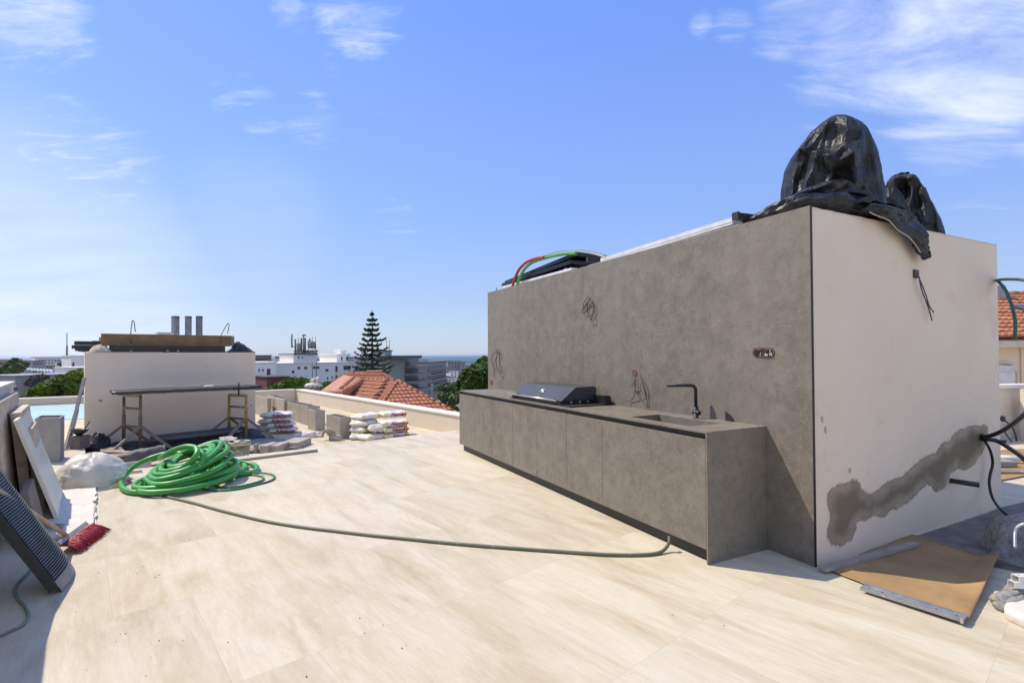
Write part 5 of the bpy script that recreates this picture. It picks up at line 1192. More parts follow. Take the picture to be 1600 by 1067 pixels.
def left_misc():
    # plastic bag on a grey box
    c = G(112, 768, 0)
    m = MB(); p, q = G(92, 766, 0), G(150, 762, 0); x = (q - p).normalized(); y = Vector((-x.y, x.x, 0)); m.box(Vector((p.x, p.y, .001)), x, y, UP, (0, (q - p).length), (.05, .5), (0, .20)); tag(m.build('grey_box', mat('lilac_grey_box', (.42, .41, .42), .7), bevel=.01), 'pale grey box under the clear plastic bag', 'box')
    m = MB(); c = G(117, 765, 0); cx = Vector((c.x, c.y + .22, 0)); rows = []
    for i in range(30):
        h = i / 29; row = []
        for j in range(60):
            a = 2 * math.pi * j / 60; rr_ = (1 - h ** 2.6) ** .5 * (1 + .06 * noise.noise(Vector((math.cos(a) * 2, math.sin(a) * 2, h * 2))) - .16 * abs(noise.noise(Vector((math.cos(a) * 3, math.sin(a) * 3, h * 3)))) - .05 * abs(noise.noise(Vector((math.cos(a) * 8, math.sin(a) * 8, h * 9)))))
            row.append(cx + Vector((math.cos(a) * .35 * rr_, math.sin(a) * .32 * rr_, .012 + .34 * h + .02 * noise.noise(Vector((math.cos(a) * 3, math.sin(a) * 3, h * 5))))))
        rows.append(row)
    m.grid(rows, True, True)
    pm = mat('clear_plastic_film', (.84, .78, .67), .42, c2=(.78, .72, .60), scale=6, bump=.9, bscale=9, alpha=.72); tag(m.build('plastic_bag', pm), 'big crumpled clear plastic bag over a grey box beside the green coil', 'plastic bag')
    # low stack of white boards
    z = .0; rr = random.Random(6)
    base = [(86, 776), (150, 766), (152, 782), (147, 792), (150, 806), (149, 826), (138, 838), (96, 846), (100, 830), (70, 824), (74, 800)]
    lab = ['lowest of the thin white boards stacked by the broom', 'second white board from the bottom of the low stack', 'top white board of the low stack, cracked and dusty']
    for k in range(3):
        pts = []
        for i, (u, v) in enumerate(base):
            a, b = G(u, v - 1.5 * k), G(*base[(i + 1) % len(base)])
            for j in range(4):
                p = a.lerp(b, j / 4); pts.append(Vector((p.x + rr.uniform(-.012, .012) - .012 * k, p.y + rr.uniform(-.012, .012) + .01 * k, .001 + .013 * k)))
        m = MB(); m.sheet(pts, UP, .0115); tag(m.build('thin_board', WHITES), lab[k], 'board', 'thin white boards by the broom')
    m = MB(); tag(m.build('x', WHITES)) if False else None
    rag('white_rag', G(86, 838, .04), (.07, .05, .03), WHITES, 'small white rag beside the broom head', 'rag', 8.)
    # faint green hose in the shade
    m = MB(); m.tube(crom([G(48, 890, .02), G(36, 902, .01), G(24, 916, .01), G(26, 932, .01), G(38, 946, .01), G(44, 960, .01), G(36, 975, .01), G(14, 986, .01), G(-8, 996, .01), G(-40, 1010, .01)], 7), .0075, 8)
    tag(m.build('garden_hose', mat('dusty_green_hose', (.16, .24, .12), .6, c2=(.24, .25, .17), scale=6)), 'thin dusty green hose lying in the shade at the lower left', 'hose')
    # poles leaning on the rear block
    g = 'metal poles leaning on the rear block'
    for i, (u0, v0, u1, v1, r_, lb) in enumerate(((104, 702, 132, 590, .022, 'thickest metal pole leaning against the corner of the rear block'), (100, 704, 127, 612, .016, 'slim metal pole left of the thick one at the rear block'), (108, 700, 122, 640, .014, 'short slim metal pole right of the thick one at the rear block'))):
        a = G(u0, v0, .0); b = Y(u1, v1, 8.55); m = MB(); m.bar(a, b, r_ * 2, r_ * 1.4); tag(m.build('metal_pole', mat('pole_metal_%d' % i, (.27 - .04 * i, .25 - .04 * i, .22 - .04 * i), .5, metal=.3)), lb, 'pole', g)
    # wheelbarrow like thing in the shade behind
    b = Vector((-6.78, 7.95, 0)); t = empty('mortar_pan', b, 'small dark metal pan half hidden at the left side of the rear block', 'pan')
    m = MB(); m.lathe(b + UP * .20, [(.03, 0), (.09, .05), (.12, .10), (.115, .10), (.085, .055), (.02, .01)], 18); m.build('tray', MATTEB, t)
    m = MB(); m.box(b, Vector((1, 0, 0)), Vector((0, 1, 0)), UP, (-.07, .09), (-.1, .1), (0, .2)); m.build('block', mat('dark_dusty_block', (.16, .13, .12), .9), t, bevel=.01)
    m = MB(); m.tube([b + Vector((.06, 0, .26)), b + Vector((.12, .05, .42))], .012, 6); m.build('handle', RUST, t)
    # small dirt crumbs lying about the tiles
    m = MB(); rr = random.Random(77)
    for (u, v) in [(rr.uniform(105, 1150), rr.uniform(740, 1060)) for _ in range(34)] + [(rr.uniform(110, 260), rr.uniform(880, 1040)) for _ in range(12)]:
        p = G(u, v, .002); r = rr.uniform(.0015, .0045)
        if (p - CC).dot(D2) > -.62 and (p - CC).dot(D1) > -.1: continue
        m.add([p + Vector((r, 0, 0)), p + Vector((-r, r, 0)), p + Vector((-r * .5, -r, 0)), p + UP * r * 1.2], [(0, 1, 2), (0, 3, 1), (1, 3, 2), (2, 3, 0)])
    tag(m.build('dirt_crumbs', mat('crumb', (.06, .045, .035), .9)), 'tiny dark crumbs of dirt scattered on the tiles', 'dirt', kind='stuff')
left_misc()

# ================================================================== RIGHT FOREGROUND
def right_fg():
    # kraft paper: subdivided sheet with gentle waves, right edge curled up
    ol = [G(1292, 893), G(1510, 978), G(1553, 900), G(1600, 838), G(1445, 838)]
    a, b, c, d = G(1288, 890), G(1512, 979), G(1562, 880), G(1425, 836)
    m = MB(); rows = []
    for i in range(40):
        s = i / 39; row = []
        for j in range(30):
            t = j / 29; p = a.lerp(b, s).lerp(d.lerp(c, s), t)
            z = .009 + .012 * abs(noise.noise(Vector((s * 3, t * 3, 2)))) + .05 * max(0, s - .8) / .2 * (.3 + t) * .9 + .01 * max(0, .1 - t) * 6 * abs(noise.noise(Vector((s * 6, 0, 0))))
            row.append(Vector((p.x, p.y, z)))
        rows.append(row)
    m.grid(rows); tag(m.build('kraft_paper', PAPER, solid=.0015), 'sheet of brown kraft paper lying on the tiles beside the plaster wall', 'paper')
    m = MB(); p, q = G(1284, 889, .026), G(1432, 849, .026); m.bar(p, q, .055, .022); o = tag(m.build('wooden_batten', mat('grey_batten', (.38, .34, .29), .8, c2=(.26, .23, .2), scale=9, stretch=(1, 1, 5))), 'grey wooden batten on the brown paper along the wall foot', 'batten')
    # steel channel
    p, q = G(1347, 915, .032), G(1507, 965, .036); d_ = (q - p).normalized(); s_ = Vector((d_.y, -d_.x, 0)); L = (q - p).length
    t = empty('steel_channel', Vector((p.x, p.y, .015)), 'galvanised steel channel lying across the near edge of the brown paper', 'channel')
    m = MB(); m.box(p, d_, s_, UP, (0, L), (-.028, .028), (-.002, .001)); m.box(p, d_, s_, UP, (0, L), (-.0285, -.0265), (-.016, .012)); m.box(p, d_, s_, UP, (0, L), (.0265, .0285), (-.016, .003)); m.build('profile', GALV, t)
    m = MB()
    for f in (.08, .22, .75, .93): m.lathe(p + d_ * L * f + UP * .0012, [(.0055, 0), (.0055, .0006), (0, .0006)], 12)
    m.build('bolt_hole', GAP, t)
    m = MB(); e = p + d_ * (L - .01); m.box(e, d_, s_, UP, (0, .012), (-.045, .035), (-.02, .010)); m.build('end_plate', ALU, t)
    # grey felt blanket heap
    m = MB(); rows = []; c = G(1600, 893, 0); cx = c + Vector((.36, .12, 0))
    for i in range(60):
        h = i / 59; row = []
        for j in range(90):
            a = 2 * math.pi * j / 90; nz = noise.noise(Vector((math.cos(a) * 2.2, math.sin(a) * 2.2, h * 1.2))); fo = .5 + .5 * math.sin(a * 8 + nz * 4 + h * 1.2)
            prof = (1 - h ** 5) ** .5 * (1 + .12 * (1 - h) ** 3)
            r = prof * (1 + .12 * nz - .17 * fo * (1 - h * .7))
            row.append(cx + Vector((math.cos(a) * .33 * r, math.sin(a) * .40 * r, .005 + .29 * h * (1 + .12 * noise.noise(Vector((math.cos(a) * 1.5, math.sin(a) * 1.5, 4)))))))
        rows.append(row)
    m.grid(rows, True, True); tag(m.build('felt_blanket', FELT), 'speckled grey felt blanket heaped at the right edge of the picture', 'blanket')
    # folded felt roll in front
    def fold(name, pts, rad, label, k=10, sd=0.):
        c_ = crom(pts, k); rows = []; n = len(c_)
        for i, p in enumerate(c_):
            tt = (c_[min(i + 1, n - 1)] - c_[max(0, i - 1)]).normalized(); x = tt.cross(UP).normalized(); r = rad * (1 + .15 * noise.noise(Vector((i * .2, sd, 0))))
            rows.append([p + (x * math.cos(a) * 1.25 + UP * math.sin(a) * .8) * r * (1 + .2 * noise.noise(Vector((i * .15, math.cos(a) * 1.5 + sd, math.sin(a) * 1.5)))) for a in np.linspace(0, 2 * math.pi, 19)[:-1]])
        ce = sum(rows[0], Vector()) / 18; rows.insert(0, [ce] * 18); ce = sum(rows[-1], Vector()) / 18; rows.append([ce] * 18)
        m = MB(); m.grid(rows, True, True); return m
    m = fold('x', [G(1556, 938, .03), G(1572, 930, .05), G(1588, 920, .075), G(1612, 918, .08), G(1640, 920, .07)], .030, '')
    tag(m.build('felt_fold', FELT), 'upper rolled fold of grey felt with an orange tag at its end', 'blanket')
    m = fold('x', [G(1562, 948, .025), G(1580, 944, .03), G(1596, 934, .045), G(1620, 930, .05), G(1640, 935, .05)], .030, '', sd=4.)
    tag(m.build('felt_fold', FELT), 'lower rolled fold of grey felt just above the white stone', 'blanket')
    m = MB(); c = G(1557, 936, .03); rows = []
    for i in range(9):
        ph = math.pi * i / 8; rows.append([c + Vector((math.sin(ph) * math.cos(a) * .024, math.sin(ph) * math.sin(a) * .018, math.cos(ph) * .016)) for a in np.linspace(0, 2 * math.pi, 13)[:-1]])
    m.grid(rows, True, True); tag(m.build('orange_lump', mat('orange_lump', (.55, .30, .12), .7)), 'small orange lump at the end of the felt roll', 'lump')
    m = MB(); m.tube(crom([G(1586, 855, .30), G(1586, 834, .36), G(1590, 823, .40), G(1606, 817, .43), G(1640, 814, .45)], 8), .008, 8); tag(m.build('metal_hoop', GALV), 'thin bent metal hoop over the grey blanket', 'hoop')
    # white profiles
    for i, (p, q, lb) in enumerate(((G(1586, 899, .17), Vector((3.75, 2.95, .15)), 'upper white perforated profile at the right edge'), (G(1580, 908, .135), Vector((3.7, 2.85, .11)), 'lower white perforated profile at the right edge'))):
        d_ = (q - p).normalized(); s_ = Vector((d_.y, -d_.x, 0)).normalized(); L = (q - p).length; n_ = s_.cross(d_); n_ = n_ if n_.z > 0 else -n_
        t = empty('white_profile', p, lb, 'profile', 'white profiles by the blanket')
        m = MB(); m.box(p, d_, s_, n_, (0, L), (-.022, .022), (0, .003)); m.box(p, d_, s_, n_, (0, L), (.019, .022), (-.03, 0)); m.box(p, d_, s_, n_, (0, L), (-.022, -.019), (-.03, 0)); m.build('channel', WALU, t)
        m = MB()
        for f in range(12): m.lathe(p + d_ * (.02 + f * .06) + n_ * .0032, [(.004, 0), (0, .0004)], 10, n_)
        m.build('hole_row', GAP, t)
    # white stone slab
    m = MB(); pts = [G(u, v, .0) for u, v in ((1569, 962), (1574, 952), (1590, 944), (1612, 939), (1660, 940), (1660, 990), (1610, 985), (1590, 977), (1576, 970))]
    c = sum(pts, Vector()) / len(pts); cp = crom(pts, 5, closed=True); rows = []
    for k, (sc_, z) in enumerate(((.97, .002), (1.0, .012), (1.0, .034), (.985, .044), (.95, .05), (.6, .053), (0.001, .054))): rows.append([c + (p - c) * sc_ * (1 + .02 * noise.noise(p * 9)) + UP * z for p in cp])
    m.grid(rows, True, True); tag(m.build('white_stone', WHITEST), 'thick pale stone slab with rounded corners at the lower right edge', 'stone')
    # bitumen sheet on the floor behind the blanket
    m = MB(); rows = []
    for i in range(24):
        row = []
        for j in range(20):
            s, t = i / 23, j / 19; p = K(-.004 - 1.0 * t, .85 + 3.1 * s + .35 * t, 0); row.append(p + UP * (.002 + max(0, min(1, (s - .35) * 4)) * .035 * abs(noise.noise(Vector((s * 4, t * 4, 5)))) + max(0, min(1, (s - .2) * 4)) * .05 * max(0, 1 - abs(t - .1) * 9) * abs(noise.noise(Vector((s * 7, 1, 1))))))
        rows.append(row)
    m.grid(rows); tag(m.build('grey_membrane', mat('grey_membrane', (.23, .205, .17), .85, c2=(.13, .115, .098), scale=5, bump=.4)), 'crinkled grey membrane on the floor along the plaster wall', 'membrane')
right_fg()
def right_back():
    # white parapet with a post, and kraft sheets and pipes before it
    A, B_ = Y(1540, 600, 8.2), Y(1680, 606, 8.6); zt = Y(1580, 601, 8.3).z
    t = empty('parapet_wall', Vector((A.x, A.y, 0)), 'white rendered parapet behind the brown paper at the right', 'parapet')
    x = Vector((B_.x - A.x, B_.y - A.y, 0)).normalized(); y = Vector((-x.y, x.x, 0)); o = Vector((A.x, A.y, 0)) - x * 1.5
    m = MB(); m.box(o, x, y, UP, (0, 6), (0.012, .2), (0, zt - .06)); m.build('wall', WHITEPL, t)
    m = MB(); m.box(o, x, y, UP, (0, 6), (-.02, .22), (zt - .06, zt)); m.build('coping', CAPM, t, bevel=.006)
    q = Y(1593, 640, 8.2); m = MB(); m.box(Vector((q.x, q.y, 0)), x, y, UP, (0, .22), (-.14, -.01), (0, zt - .062)); m.build('pilaster', WHITEPL, t)
    m = MB(); z = 0; pts = [Y(1567, 655, 8.15), Y(1574, 660, 8.1), Y(1582, 668, 8.1), Y(1587, 680, 8.1), Y(1589, 696, 8.1)]; m.tube(crom(pts, 6), .012, 6); m.tube(crom([Y(1569, 672, 8.1), Y(1574, 681, 8.1), Y(1585, 695, 8.0)], 6), .01, 6)
    m.lathe(Y(1567, 654, 8.16), [(.05, 0), (.03, .02)], 10, Vector((0, -1, 0))); tag(m.build('wall_cable', CABLE), 'thin cables dropping down the white parapet at the right', 'cable')
    m = MB(); ps = [G(u, v, .01) for u, v in ((1556, 704), (1640, 700), (1650, 735), (1556, 752))]; m.sheet(ps, UP, .01); tag(m.build('kraft_paper', PAPER), 'brown protective paper on the floor far behind the box at the right', 'paper')
    m = MB(); m.tube([G(1560, 715, .08), G(1600, 716, .08)], .035, 12); tag(m.build('white_pipe', WALU), 'white pipe lying on the far brown paper', 'pipe')
    m = MB(); p = G(1560, 733, .0); m.box(Vector((p.x, p.y, .022)), Vector((1, 0, 0)), Vector((0, 1, 0)), UP, (-.1, .24), (0, .35), (0, .07)); tag(m.build('grey_brick', DCONC, bevel=.01), 'grey block lying on the far brown paper', 'block')
    m = MB(); p = G(1560, 743, .0); m.box(Vector((p.x, p.y, .022)), Vector((1, 0, 0)), Vector((0, 1, 0)), UP, (-.1, .36), (0, .1), (0, .02)); tag(m.build('thin_board_strip', DWOOD), 'thin board strip at the front edge of the far brown paper', 'board')
    m = MB(); m.tube([G(1560, 838, .02), G(1660, 838, .02)], .016, 8); 
right_back()

# ================================================================== TREES
def crown_mb(blobs, n, leaf, seed, squash=.75, inner=.55, bow=.0):
    """leaf clumps spread through lumpy volumes"""
    rg = np.random.RandomState(seed); V = []; F = []
    tot = sum(b[3] ** 2 for b in blobs)
    m = MB()
    for (x, y, z, r) in blobs:
        k = int(n * r * r / tot)
        d = rg.randn(k, 3); d /= np.linalg.norm(d, axis=1)[:, None]; rad = r * (inner + (1 - inner) * rg.rand(k) ** .45)
        for i in range(k):
            dv = Vector(d[i]); q = 1 + .35 * noise.noise(dv * 2.2 + Vector((x, y, z))) ; c = Vector((x, y, z)) + Vector((dv.x, dv.y, dv.z * squash)) * rad[i] * q
            s = leaf * (.6 + .8 * rg.rand()); a = Vector(rg.randn(3)).normalized(); nn = (dv * .8 + Vector((0, 0, .5)) + a * .9).normalized(); u = nn.orthogonal().normalized(); v = nn.cross(u)
            an = rg.rand() * 6.28; u, v = u * math.cos(an) + v * math.sin(an), v * math.cos(an) - u * math.sin(an)
            j = len(V); V += [c + u * s, c + v * s * .6, c - u * s * .9, c - v * s * .6 + nn * s * .3]; F.append((j, j + 1, j + 2, j + 3))
    m.add(V, F); return m
GROUND_Z = lambda y: float(np.interp(y, (-60, 30, 120, 300, 700, 1500), (-12, -12, -15, -22, -33, -41)))
def tree(name, blobs, n, leaf, seed, m_, label, cat='tree', group='trees around the roof', limbs=4, squash=.75, inner=.55):
    c = sum((Vector(b[:3]) for b in blobs), Vector()) / len(blobs); gz = GROUND_Z(c.y)
    t = empty(name, Vector((c.x, c.y, gz)), label, cat, group)
    crown_mb(blobs, n, leaf, seed, squash, inner).build('crown', m_, t)
    m = MB(); h = c.z - gz; m.tube(crom([Vector((c.x, c.y, gz)), Vector((c.x + .1 * h * .2, c.y, gz + h * .5)), Vector((c.x, c.y, c.z))], 5), [.035 * h * (1 - .06 * i) for i in range(11)], 8)
    for b in blobs[:limbs + 3]:
        m.tube(crom([Vector((c.x + .01 * h, c.y, gz + h * .55)), Vector((c.x, c.y, gz + h * .75)).lerp(Vector(b[:3]), .5), Vector(b[:3])], 4), [.014 * h * (1 - .08 * i) for i in range(9)], 6)
    m.build('trunk', BARK, t); return t
def blobs_px(L, depth, dj=0., seed=0):         # (u, v, radius in px) -> volumes at a depth
    rr = random.Random(seed); out = []
    for (u, v, r) in L:
        d = depth + rr.uniform(-dj, dj); p = Y(u, v, d); out.append((p.x, p.y, p.z, r * d / FPX))
    return out
tree('stone_pine', blobs_px([(752, 585, 26), (735, 590, 18), (724, 600, 12), (770, 588, 26), (745, 605, 22), (762, 615, 24), (730, 618, 14), (757, 568, 14), (775, 575, 20), (790, 600, 30)], 24, 1.2, 1), 16000, .085, 1, PINE2, 'dense dark green pine crown right beside the far end of the stone wall', 'pine tree')
tree('olive_tree', blobs_px([(700, 612, 12), (709, 606, 10), (694, 620, 9), (712, 622, 12), (702, 630, 10), (690, 606, 5)], 31, 1., 2), 5200, .10, 2, SHRUB, 'small grey green tree below the pine, above the tiled roof end', 'tree')
tree('street_tree', blobs_px([(708, 640, 9), (716, 650, 10), (702, 650, 7)], 27, .6, 3), 2500, .08, 3, PINE, 'low bright green tree between the roof end and the counter', 'tree')
tree('umbrella_pine', blobs_px([(60, 612, 12), (75, 606, 14), (92, 600, 15), (108, 592, 15), (122, 585, 13), (134, 590, 14), (50, 618, 9), (85, 614, 18), (105, 608, 20), (125, 604, 20), (140, 600, 18), (45, 625, 12), (70, 625, 16)], 27, 1.2, 4), 22000, .10, 4, PINE, 'broad bright green pine behind the pool parapet', 'pine tree', squash=.6)
tree('round_tree', blobs_px([(440, 606, 13), (455, 599, 14), (470, 600, 14), (425, 610, 10), (484, 604, 12), (455, 610, 18), (500, 607, 12), (512, 603, 9), (522, 608, 9), (478, 612, 16)], 33, 1.5, 5), 15000, .13, 5, PINE, 'round green tree in front of the white building with the antennas', 'tree', squash=.65)
tree('garden_tree', blobs_px([(25, 566, 8), (35, 570, 7), (14, 571, 7), (28, 575, 9)], 120, 2, 6), 1500, .45, 6, SHRUB, 'dull green tree at the far left below the horizon', 'tree')
tree('garden_tree', blobs_px([(6, 580, 7), (14, 584, 6), (0, 586, 6)], 100, 2, 7), 900, .4, 7, PINE2, 'small dark tree beside the grey roofs at the far left', 'tree')
tree('garden_tree', blobs_px([(55, 592, 8), (66, 590, 7), (48, 598, 7), (60, 600, 9)], 60, 2, 8), 1400, .22, 8, mat('bare_twigs', (.16, .13, .11), .9, c2=(.09, .075, .06)), 'thin brownish bare tree left of the broad pine', 'tree', inner=.1)
tree('palm_tree', blobs_px([(97, 569, 3.5), (101, 567, 3)], 180, 2, 9), 260, .5, 9, SHRUB, 'tiny green treetop beside the pale hillside buildings', 'tree')

# araucaria with tiers of upturned branches
def araucaria():
    D = 70; b = Y(581, 615, D); top = Y(581.5, 484, D); H_ = top.z - (GROUND_Z(D)); gz = GROUND_Z(D)
    t = empty('norfolk_pine', Vector((b.x, b.y, gz)), 'tall tiered conifer standing above the roofs against the sky', 'conifer')
    base = Vector((top.x, top.y, gz)); m = MB(); m.tube([base, base.lerp(top, .5), top], [.42, .24, .03], 8); m.build('trunk', BARK, t)
    px = D / FPX; rr = random.Random(9); V = []; F = []
    mm = MB(); tiers = 17
    for k in range(tiers):
        f = k / (tiers - 1); v = 491 + (612 - 491) * f ** .95; z = Y(581, v, D).z
        wpx = 3.5 + 23 * min(1, (f / .52)) ** .8 + 14 * max(0, f - .45)
        nb = 6 if f < .15 else 8
        a0 = rr.uniform(0, 6)
        for i in range(nb):
            a = a0 + 2 * math.pi * i / nb + rr.uniform(-.25, .25); L = wpx * px * rr.uniform(.62, 1.12)
            if rr.random() < .16: continue
            dirn = Vector((math.cos(a), math.sin(a), 0)); n = 11; pr = None
            dz = rr.uniform(-.1, .1)
            for j in range(1, n + 1):
                s = j / n; c = base + UP * (z - gz) + dirn * (L * s) + UP * (-.10 * L * math.sin(math.pi * s * .8) + .16 * L * s ** 3 + dz)
                wd = (.08 + .20 * math.sin(math.pi * min(1, s * 1.0)) ** .6) * (.6 + .4 * f) * (.75 + .5 * rr.random())
                side = Vector((-dirn.y, dirn.x, 0))
                for q in range(4):
                    o = c + side * rr.uniform(-wd, wd) + UP * rr.uniform(-.07, .12); u = (dirn + side * rr.uniform(-1, 1)).normalized() * rr.uniform(.14, .28) * (.7 + .4 * f); w2 = UP * rr.uniform(.06, .13) + side * rr.uniform(-.06, .06)
                    j0 = len(V); V += [o - u, o - w2, o + u, o + w2]; F.append((j0, j0 + 1, j0 + 2, j0 + 3))
                    w3 = side * rr.uniform(.06, .12); j0 = len(V); V += [o - u, o - w3, o + u + UP * .08, o + w3]; F.append((j0, j0 + 1, j0 + 2, j0 + 3))
    mm.add(V, F); mm.build('crown', ARAU, t)
araucaria()

# ================================================================== BUILDINGS
def facade(name, u0, u1, vt, d0, d1, thick, m_, label, zb=None, wins=(), cat='building', roofm=None, parapet=0., slabs_=(), group=None, wm=None, cols=()):
    """box house: front top edge runs from pixel u0 at distance d0 to u1 at distance d1"""
    a, b = Y(u0, vt, d0), Y(u1, vt, d1); z1 = (a.z + b.z) / 2; zb = GROUND_Z(min(d0, d1)) - 1 if zb is None else zb
    a0 = Vector((a.x, a.y, 0)); b0 = Vector((b.x, b.y, 0)); x = (b0 - a0).normalized(); y = Vector((-x.y, x.x, 0)); L = (b0 - a0).length
    t = empty(name, (a0 + b0) / 2 + y * thick / 2 + UP * zb, label, cat, group)
    m = MB(); m.box(a0, x, y, UP, (0, L), (0, thick), (zb, z1)); m.build('wall', m_, t)
    sc_ = min(d0, d1) / FPX
    m = MB(); m.box(a0, x, y, UP, (-.15, L + .15), (-.15, thick + .15), (z1 + .002, z1 + .5 * sc_ + .1)); m.build('roof', roofm or DARKR, t)
    n = -y
    for wdw in wins:
        p = PL(wdw[0], wdw[1], a, n); q = PL(wdw[2], wdw[3], a, n); s0, s1 = (p - a).dot(x), (q - a).dot(x)
        m = MB(); m.box(a0, x, y, UP, (s0, s1), (-.03, -.005), (q.z, p.z)); w_ = m.build('window', wm or GLASSD, t)
        m = MB(); fr = max(.05, .35 * sc_); m.box(a0, x, y, UP, (s0 - fr, s1 + fr), (-.09, -.002), (q.z - fr, q.z)); m.build('sill', m_, w_)
    for s in slabs_:                            # projecting floor slabs / balconies: v0, v1, out
        p = PL(u0, s[0], a, n); q = PL(u0, s[1], a, n); m = MB(); f0, f1 = (s[3], s[4]) if len(s) > 3 else (0, 1)
        m.box(a0, x, y, UP, (L * f0, L * f1), (-s[2], -.01), (q.z, p.z)); m.build('balcony', m_, t)
    return t, a0, x, y, z1
def rowof(us, w_, v0, v1): return [(u, v0, u + w_, v1) for u in us]
LIGHTG = mat('pale_grey_facade', (.82, .78, .73), .9, c2=(.74, .705, .66), scale=.25)
# left wing of the white building (closer, bright)
facade('white_building', 392, 432, 567, 76, 78, 10, WHITEB, 'bright white three storey block with small square windows', wins=[(403.5, 576.5, 406, 580), (409.5, 576.5, 412, 580), (403.5, 593.5, 406, 597), (409.5, 593.5, 412, 597), (417, 576, 422.5, 587), (417, 593, 422.5, 601)], roofm=WHITEB)
facade('white_building', 431.5, 618, 567, 80, 97, 16, LIGHTG, 'long pale grey building with the antenna hut on its roof', wins=[(465, 573, 469, 576.5), (475, 573, 480, 576.5), (489, 572.5, 493, 576), (494, 572.5, 499, 576), (524, 572, 527.5, 581), (536.5, 571.5, 548, 577.5), (555, 571.5, 564, 581), (524, 586, 527, 591), (518, 588, 520, 591), (511, 589, 513, 593), (456, 579, 460, 583), (508.5, 576.5, 513, 580)], roofm=LIGHTG)
facade('maroon_annex', 417, 452, 589.5, 70, 72, 6, MAROON, 'low maroon walled building below the white facade', wins=[(417.5, 594, 422, 600)])
t, a0, x, y, z1 = facade('roof_hut', 459, 495, 554, 82, 85, 5, LIGHTG, 'square hut carrying the antenna cluster', zb=Y(470, 567.5, 82).z, wins=[(465, 557, 468, 560), (471, 557.5, 474, 559.5)], roofm=DARKR)
facade('roof_hut', 480, 496, 548.5, 86, 87.5, 4, GREYB, 'taller grey lift tower right behind the antenna hut', zb=Y(470, 567.5, 86).z)
facade('roof_hut', 526, 547, 554, 90, 92, 6, WHITEB, 'white stepped roof pavilion on the long pale building', zb=Y(530, 568, 90).z, wins=[(533, 557, 535, 563), (541, 557, 543, 563)], roofm=WHITEB)
facade('roof_hut', 532, 540, 548, 93, 93.5, 4, LIGHTG, 'small tower topping the white roof pavilion', zb=Y(530, 556, 93).z, roofm=WHITEB)
facade('roof_hut', 436, 452, 558, 100, 101, 5, GREYB, 'low grey plant room left of the antenna hut', zb=Y(430, 570, 100).z)
facade('dark_building', 396, 424, 556, 100, 102, 8, mat('slate_facade', (.12, .13, .15), .8), 'low dark roofed building behind the white block', wins=[(399, 560, 420, 563)])
facade('grey_building', 497, 530, 562.5, 130, 131, 8, GREYB, 'distant dark edged building right of the antenna hut', wins=rowof((500, 506, 512, 518), 3, 564, 566))
facade('pale_building', 545, 575, 562, 150, 152, 9, WHITEB, 'pale low building left of the tall conifer', wins=rowof((548, 553, 558, 564), 2.5, 564, 566))
# antennas
def antennas():
    t = empty('antenna_cluster', Vector((Y(475, 553, 84).x, 84, Y(475, 553, 84).z)), 'cluster of phone mast antennas on the roof hut', 'antennas')
    rr = random.Random(4)
    for (u, vt, vb, r) in ((456, 522, 543, .13), (461.5, 530, 552, .14), (466, 528, 553, .05), (471, 528, 540, .16), (474, 522, 553, .08), (476.5, 528, 553, .18), (482, 532, 552, .07), (484, 529, 541, .14), (488, 525, 548, .04), (493, 525, 545, .04), (492.5, 536, 546, .16), (458, 540, 542, .05)):
        m = MB(); a, b = Y(u, vt, 84), Y(u, vb, 84); m.tube([b, a], r, 8); m.build('antenna', mat('antenna_grey', (.16, .165, .17), .6) if 'antenna_grey' not in MATS else MATS['antenna_grey'], t)
    tan_ = mat('antenna_tan', (.30, .27, .23), .7)
    for q, pf in ((Y(475, 525, 84), [(.35, 0), (.3, .25), (.0, .28)]), (Y(487, 543, 84), [(.0, -.2), (.6, 0), (.65, .9), (.0, 1.1)]), (Y(468, 548, 84), [(.0, 0), (.45, .05), (.45, 1.2), (.0, 1.3)])):
        m = MB(); m.lathe(q, pf, 12); m.build('dish', tan_, t)
    m = MB(); a, b = Y(459, 552.5, 83.2), Y(494, 552.5, 83.2); m.bar(a, b, .3, .22); m.bar(Y(456, 541.5, 84), Y(462, 542, 84), .08, .08)
    for u in (461, 470, 478, 486): m.bar(Y(u, 553, 83.4), Y(u + 6, 548, 84.5), .06, .06)
    m.build('mount', MATS['antenna_grey'], t)
    m = MB(); m.tube([Y(494, 612, 36), Y(494, 566, 36)], .03, 6); m.tube([Y(489, 598, 36), Y(487.5, 566, 36)], .02, 6); tag(m.build('roof_aerial', CABLE), 'thin tall aerial poles rising from behind the round chimney', 'aerial')
    m = MB(); m.tube([Y(104.5, 562, 200), Y(104.5, 540, 200)], .35, 6); m.tube([Y(104.5, 545, 200), Y(104.5, 520, 200)], .16, 6)
    for k in range(3): m.bar(Y(103, 553 + 2.5 * k, 200), Y(106, 553 + 2.5 * k, 200), .2, .2)
    tag(m.build('radio_mast', GREYB), 'slender lattice radio mast on the horizon at the left', 'mast')
    for u, lb in ((604, 'left thin aerial beside the conifer'), (608.5, 'right thin aerial beside the conifer')):
        m = MB(); m.tube([Y(u, 552, 96), Y(u, 531, 96)], .07, 5); tag(m.build('aerial', GREYB), lb, 'aerial')
antennas()
# grey block right of the conifer
facade('grey_tower_block', 601, 612, 548.5, 92, 93, 5, GREYB, 'tall narrow grey stair tower right of the conifer')
t_, _, _, _, _ = facade('apartment_building', 609, 632, 559, 88, 92, 14, GREYB, 'grey apartment block with a dark overhanging flat roof', roofm=DARKR, wins=[], slabs_=())
m = MB(); a, b = Y(607, 558, 87), Y(641, 557.5, 93); m.bar(a, b, 5, .5); m.build('roof_slab', DARKR, t_)
